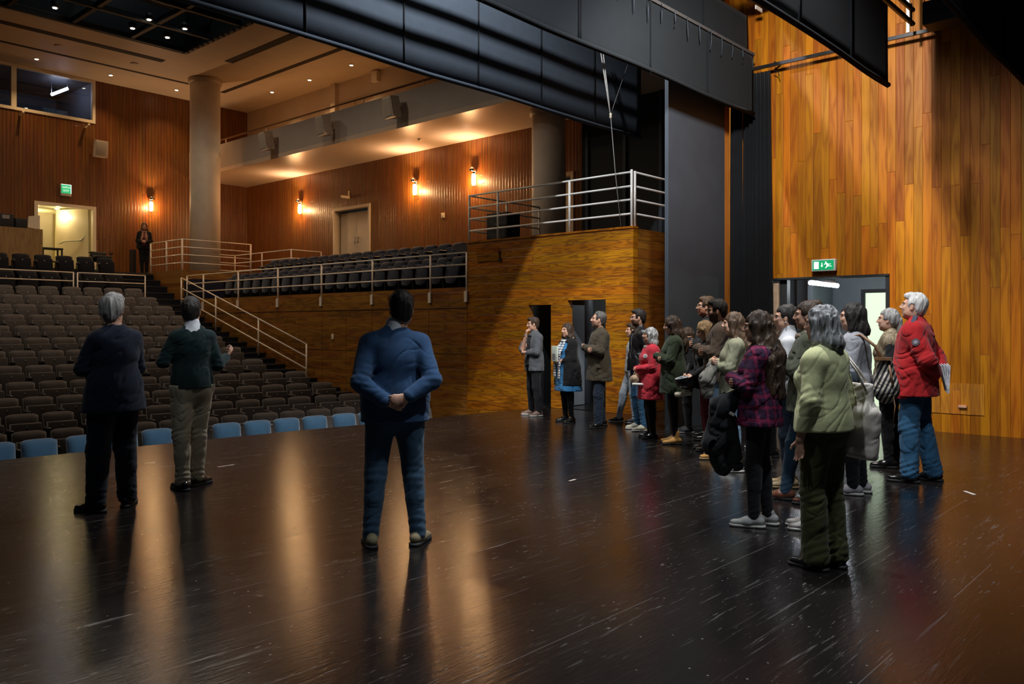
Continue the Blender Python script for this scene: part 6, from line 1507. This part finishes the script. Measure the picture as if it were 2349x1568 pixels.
# fur vest
person(2040, 709, 8.85, -4, 'woman with a long grey ponytail in a fur gilet, beside the man in red', Pose('down', .08, sex='f', hpitch=deg(4), legs=((.02, .09, 5), (-.05, -.08, -5))), [T_('black_top', cloth('black wool coat', (.010, .010, .011)), o=.016, hem=.84, so=.014, collar=.03), T_('fur_gilet', hairm('fawn fur', (.12, .09, .055), (.40, .31, .19)), o=.042, hem=.80, sleeves=False, opening=.04, fold=.02)], M_blk, ('tied', H_grey), tone=1.0)
# red jacket man
M_redj = cloth('red padded jacket', (.36, .010, .012), .8)
def redx(ps, r, sc):
    co = [c for c in r.children if c.name.startswith('jacket')][0]; a = ps.arm[1]; p = Vector(ps.S[1] + (a['E'] - ps.S[1]) * .34) * sc
    e, p_, n_ = disc('sleeve_badge', co, p + Vector((0, .4, 0)), (0, -1, 0), .034 * sc, mat('grey badge', (.07, .06, .07), .5), r)
    mb = MB(); mb.tube([p_, p_ + n_ * .007], .019 * sc, 6); mb.build('badge_mark', mat('pale badge mark', (.25, .22, .24), .5), e)
    p_, n_ = surf(co, (-.02 * sc, .13 * sc, 2), (0, 0, -1)); mb = MB(); mb.obox(p_, (.020 * sc, 0, 0), (0, .058 * sc, -.030 * sc), (0, 0, .008 * sc)); mb.build('shoulder_tab', mat('navy tab', (.03, .035, .06), .7), r)
    p_, n_ = surf(co, (.08 * sc, .6, .90 * sc), (0, -1, 0)); mb = MB(); mb.rbox(p_.x - .065 * sc, p_.x + .055 * sc, p_.y - .010, p_.y + .008, .885 * sc, .925 * sc, .006); q_, n2 = surf(co, (.08 * sc, .6, .84 * sc), (0, -1, 0)); mb.rbox(q_.x - .055 * sc, q_.x + .05 * sc, q_.y - .014, q_.y + .006, .78 * sc, .885 * sc, .008); mb.build('pocket', M_redj, r)
rm, s11 = person(2098, 673, 8.05, -10, 'white-haired man in a red padded jacket and blue jeans, papers behind his back', Pose('behind', .12, hpitch=deg(8), fat=.3, legs=((.04, .12, 8), (-.12, -.10, -4))), [T_('jacket', M_redj, o=.050, hem=.80, so=.036, flare=.015, collar=.045, fold=.015, end=.95)], M_denimb, ('short', H_white), tone=1.05, near=True, extra=redx, trouser_kw=dict(o=.026, ank=.080, fold=.013))
c = world(rm, (-.245, .03, .95), s11); o = item('folded_papers', 'folded magazines held behind the back of the man in red', 'papers', c, rm.rotation_euler[2] + .4)
for k in range(4):
    mb = MB(); mb.obox((-.01 * k, .012 * k, .02), (.004, 0, 0), (.0, .055, -.01), (.03 - .012 * k, .0, .13)); mb.build('sheet', mat('newsprint', (.58, .58, .60), .8, var=.35, scale=40), o)
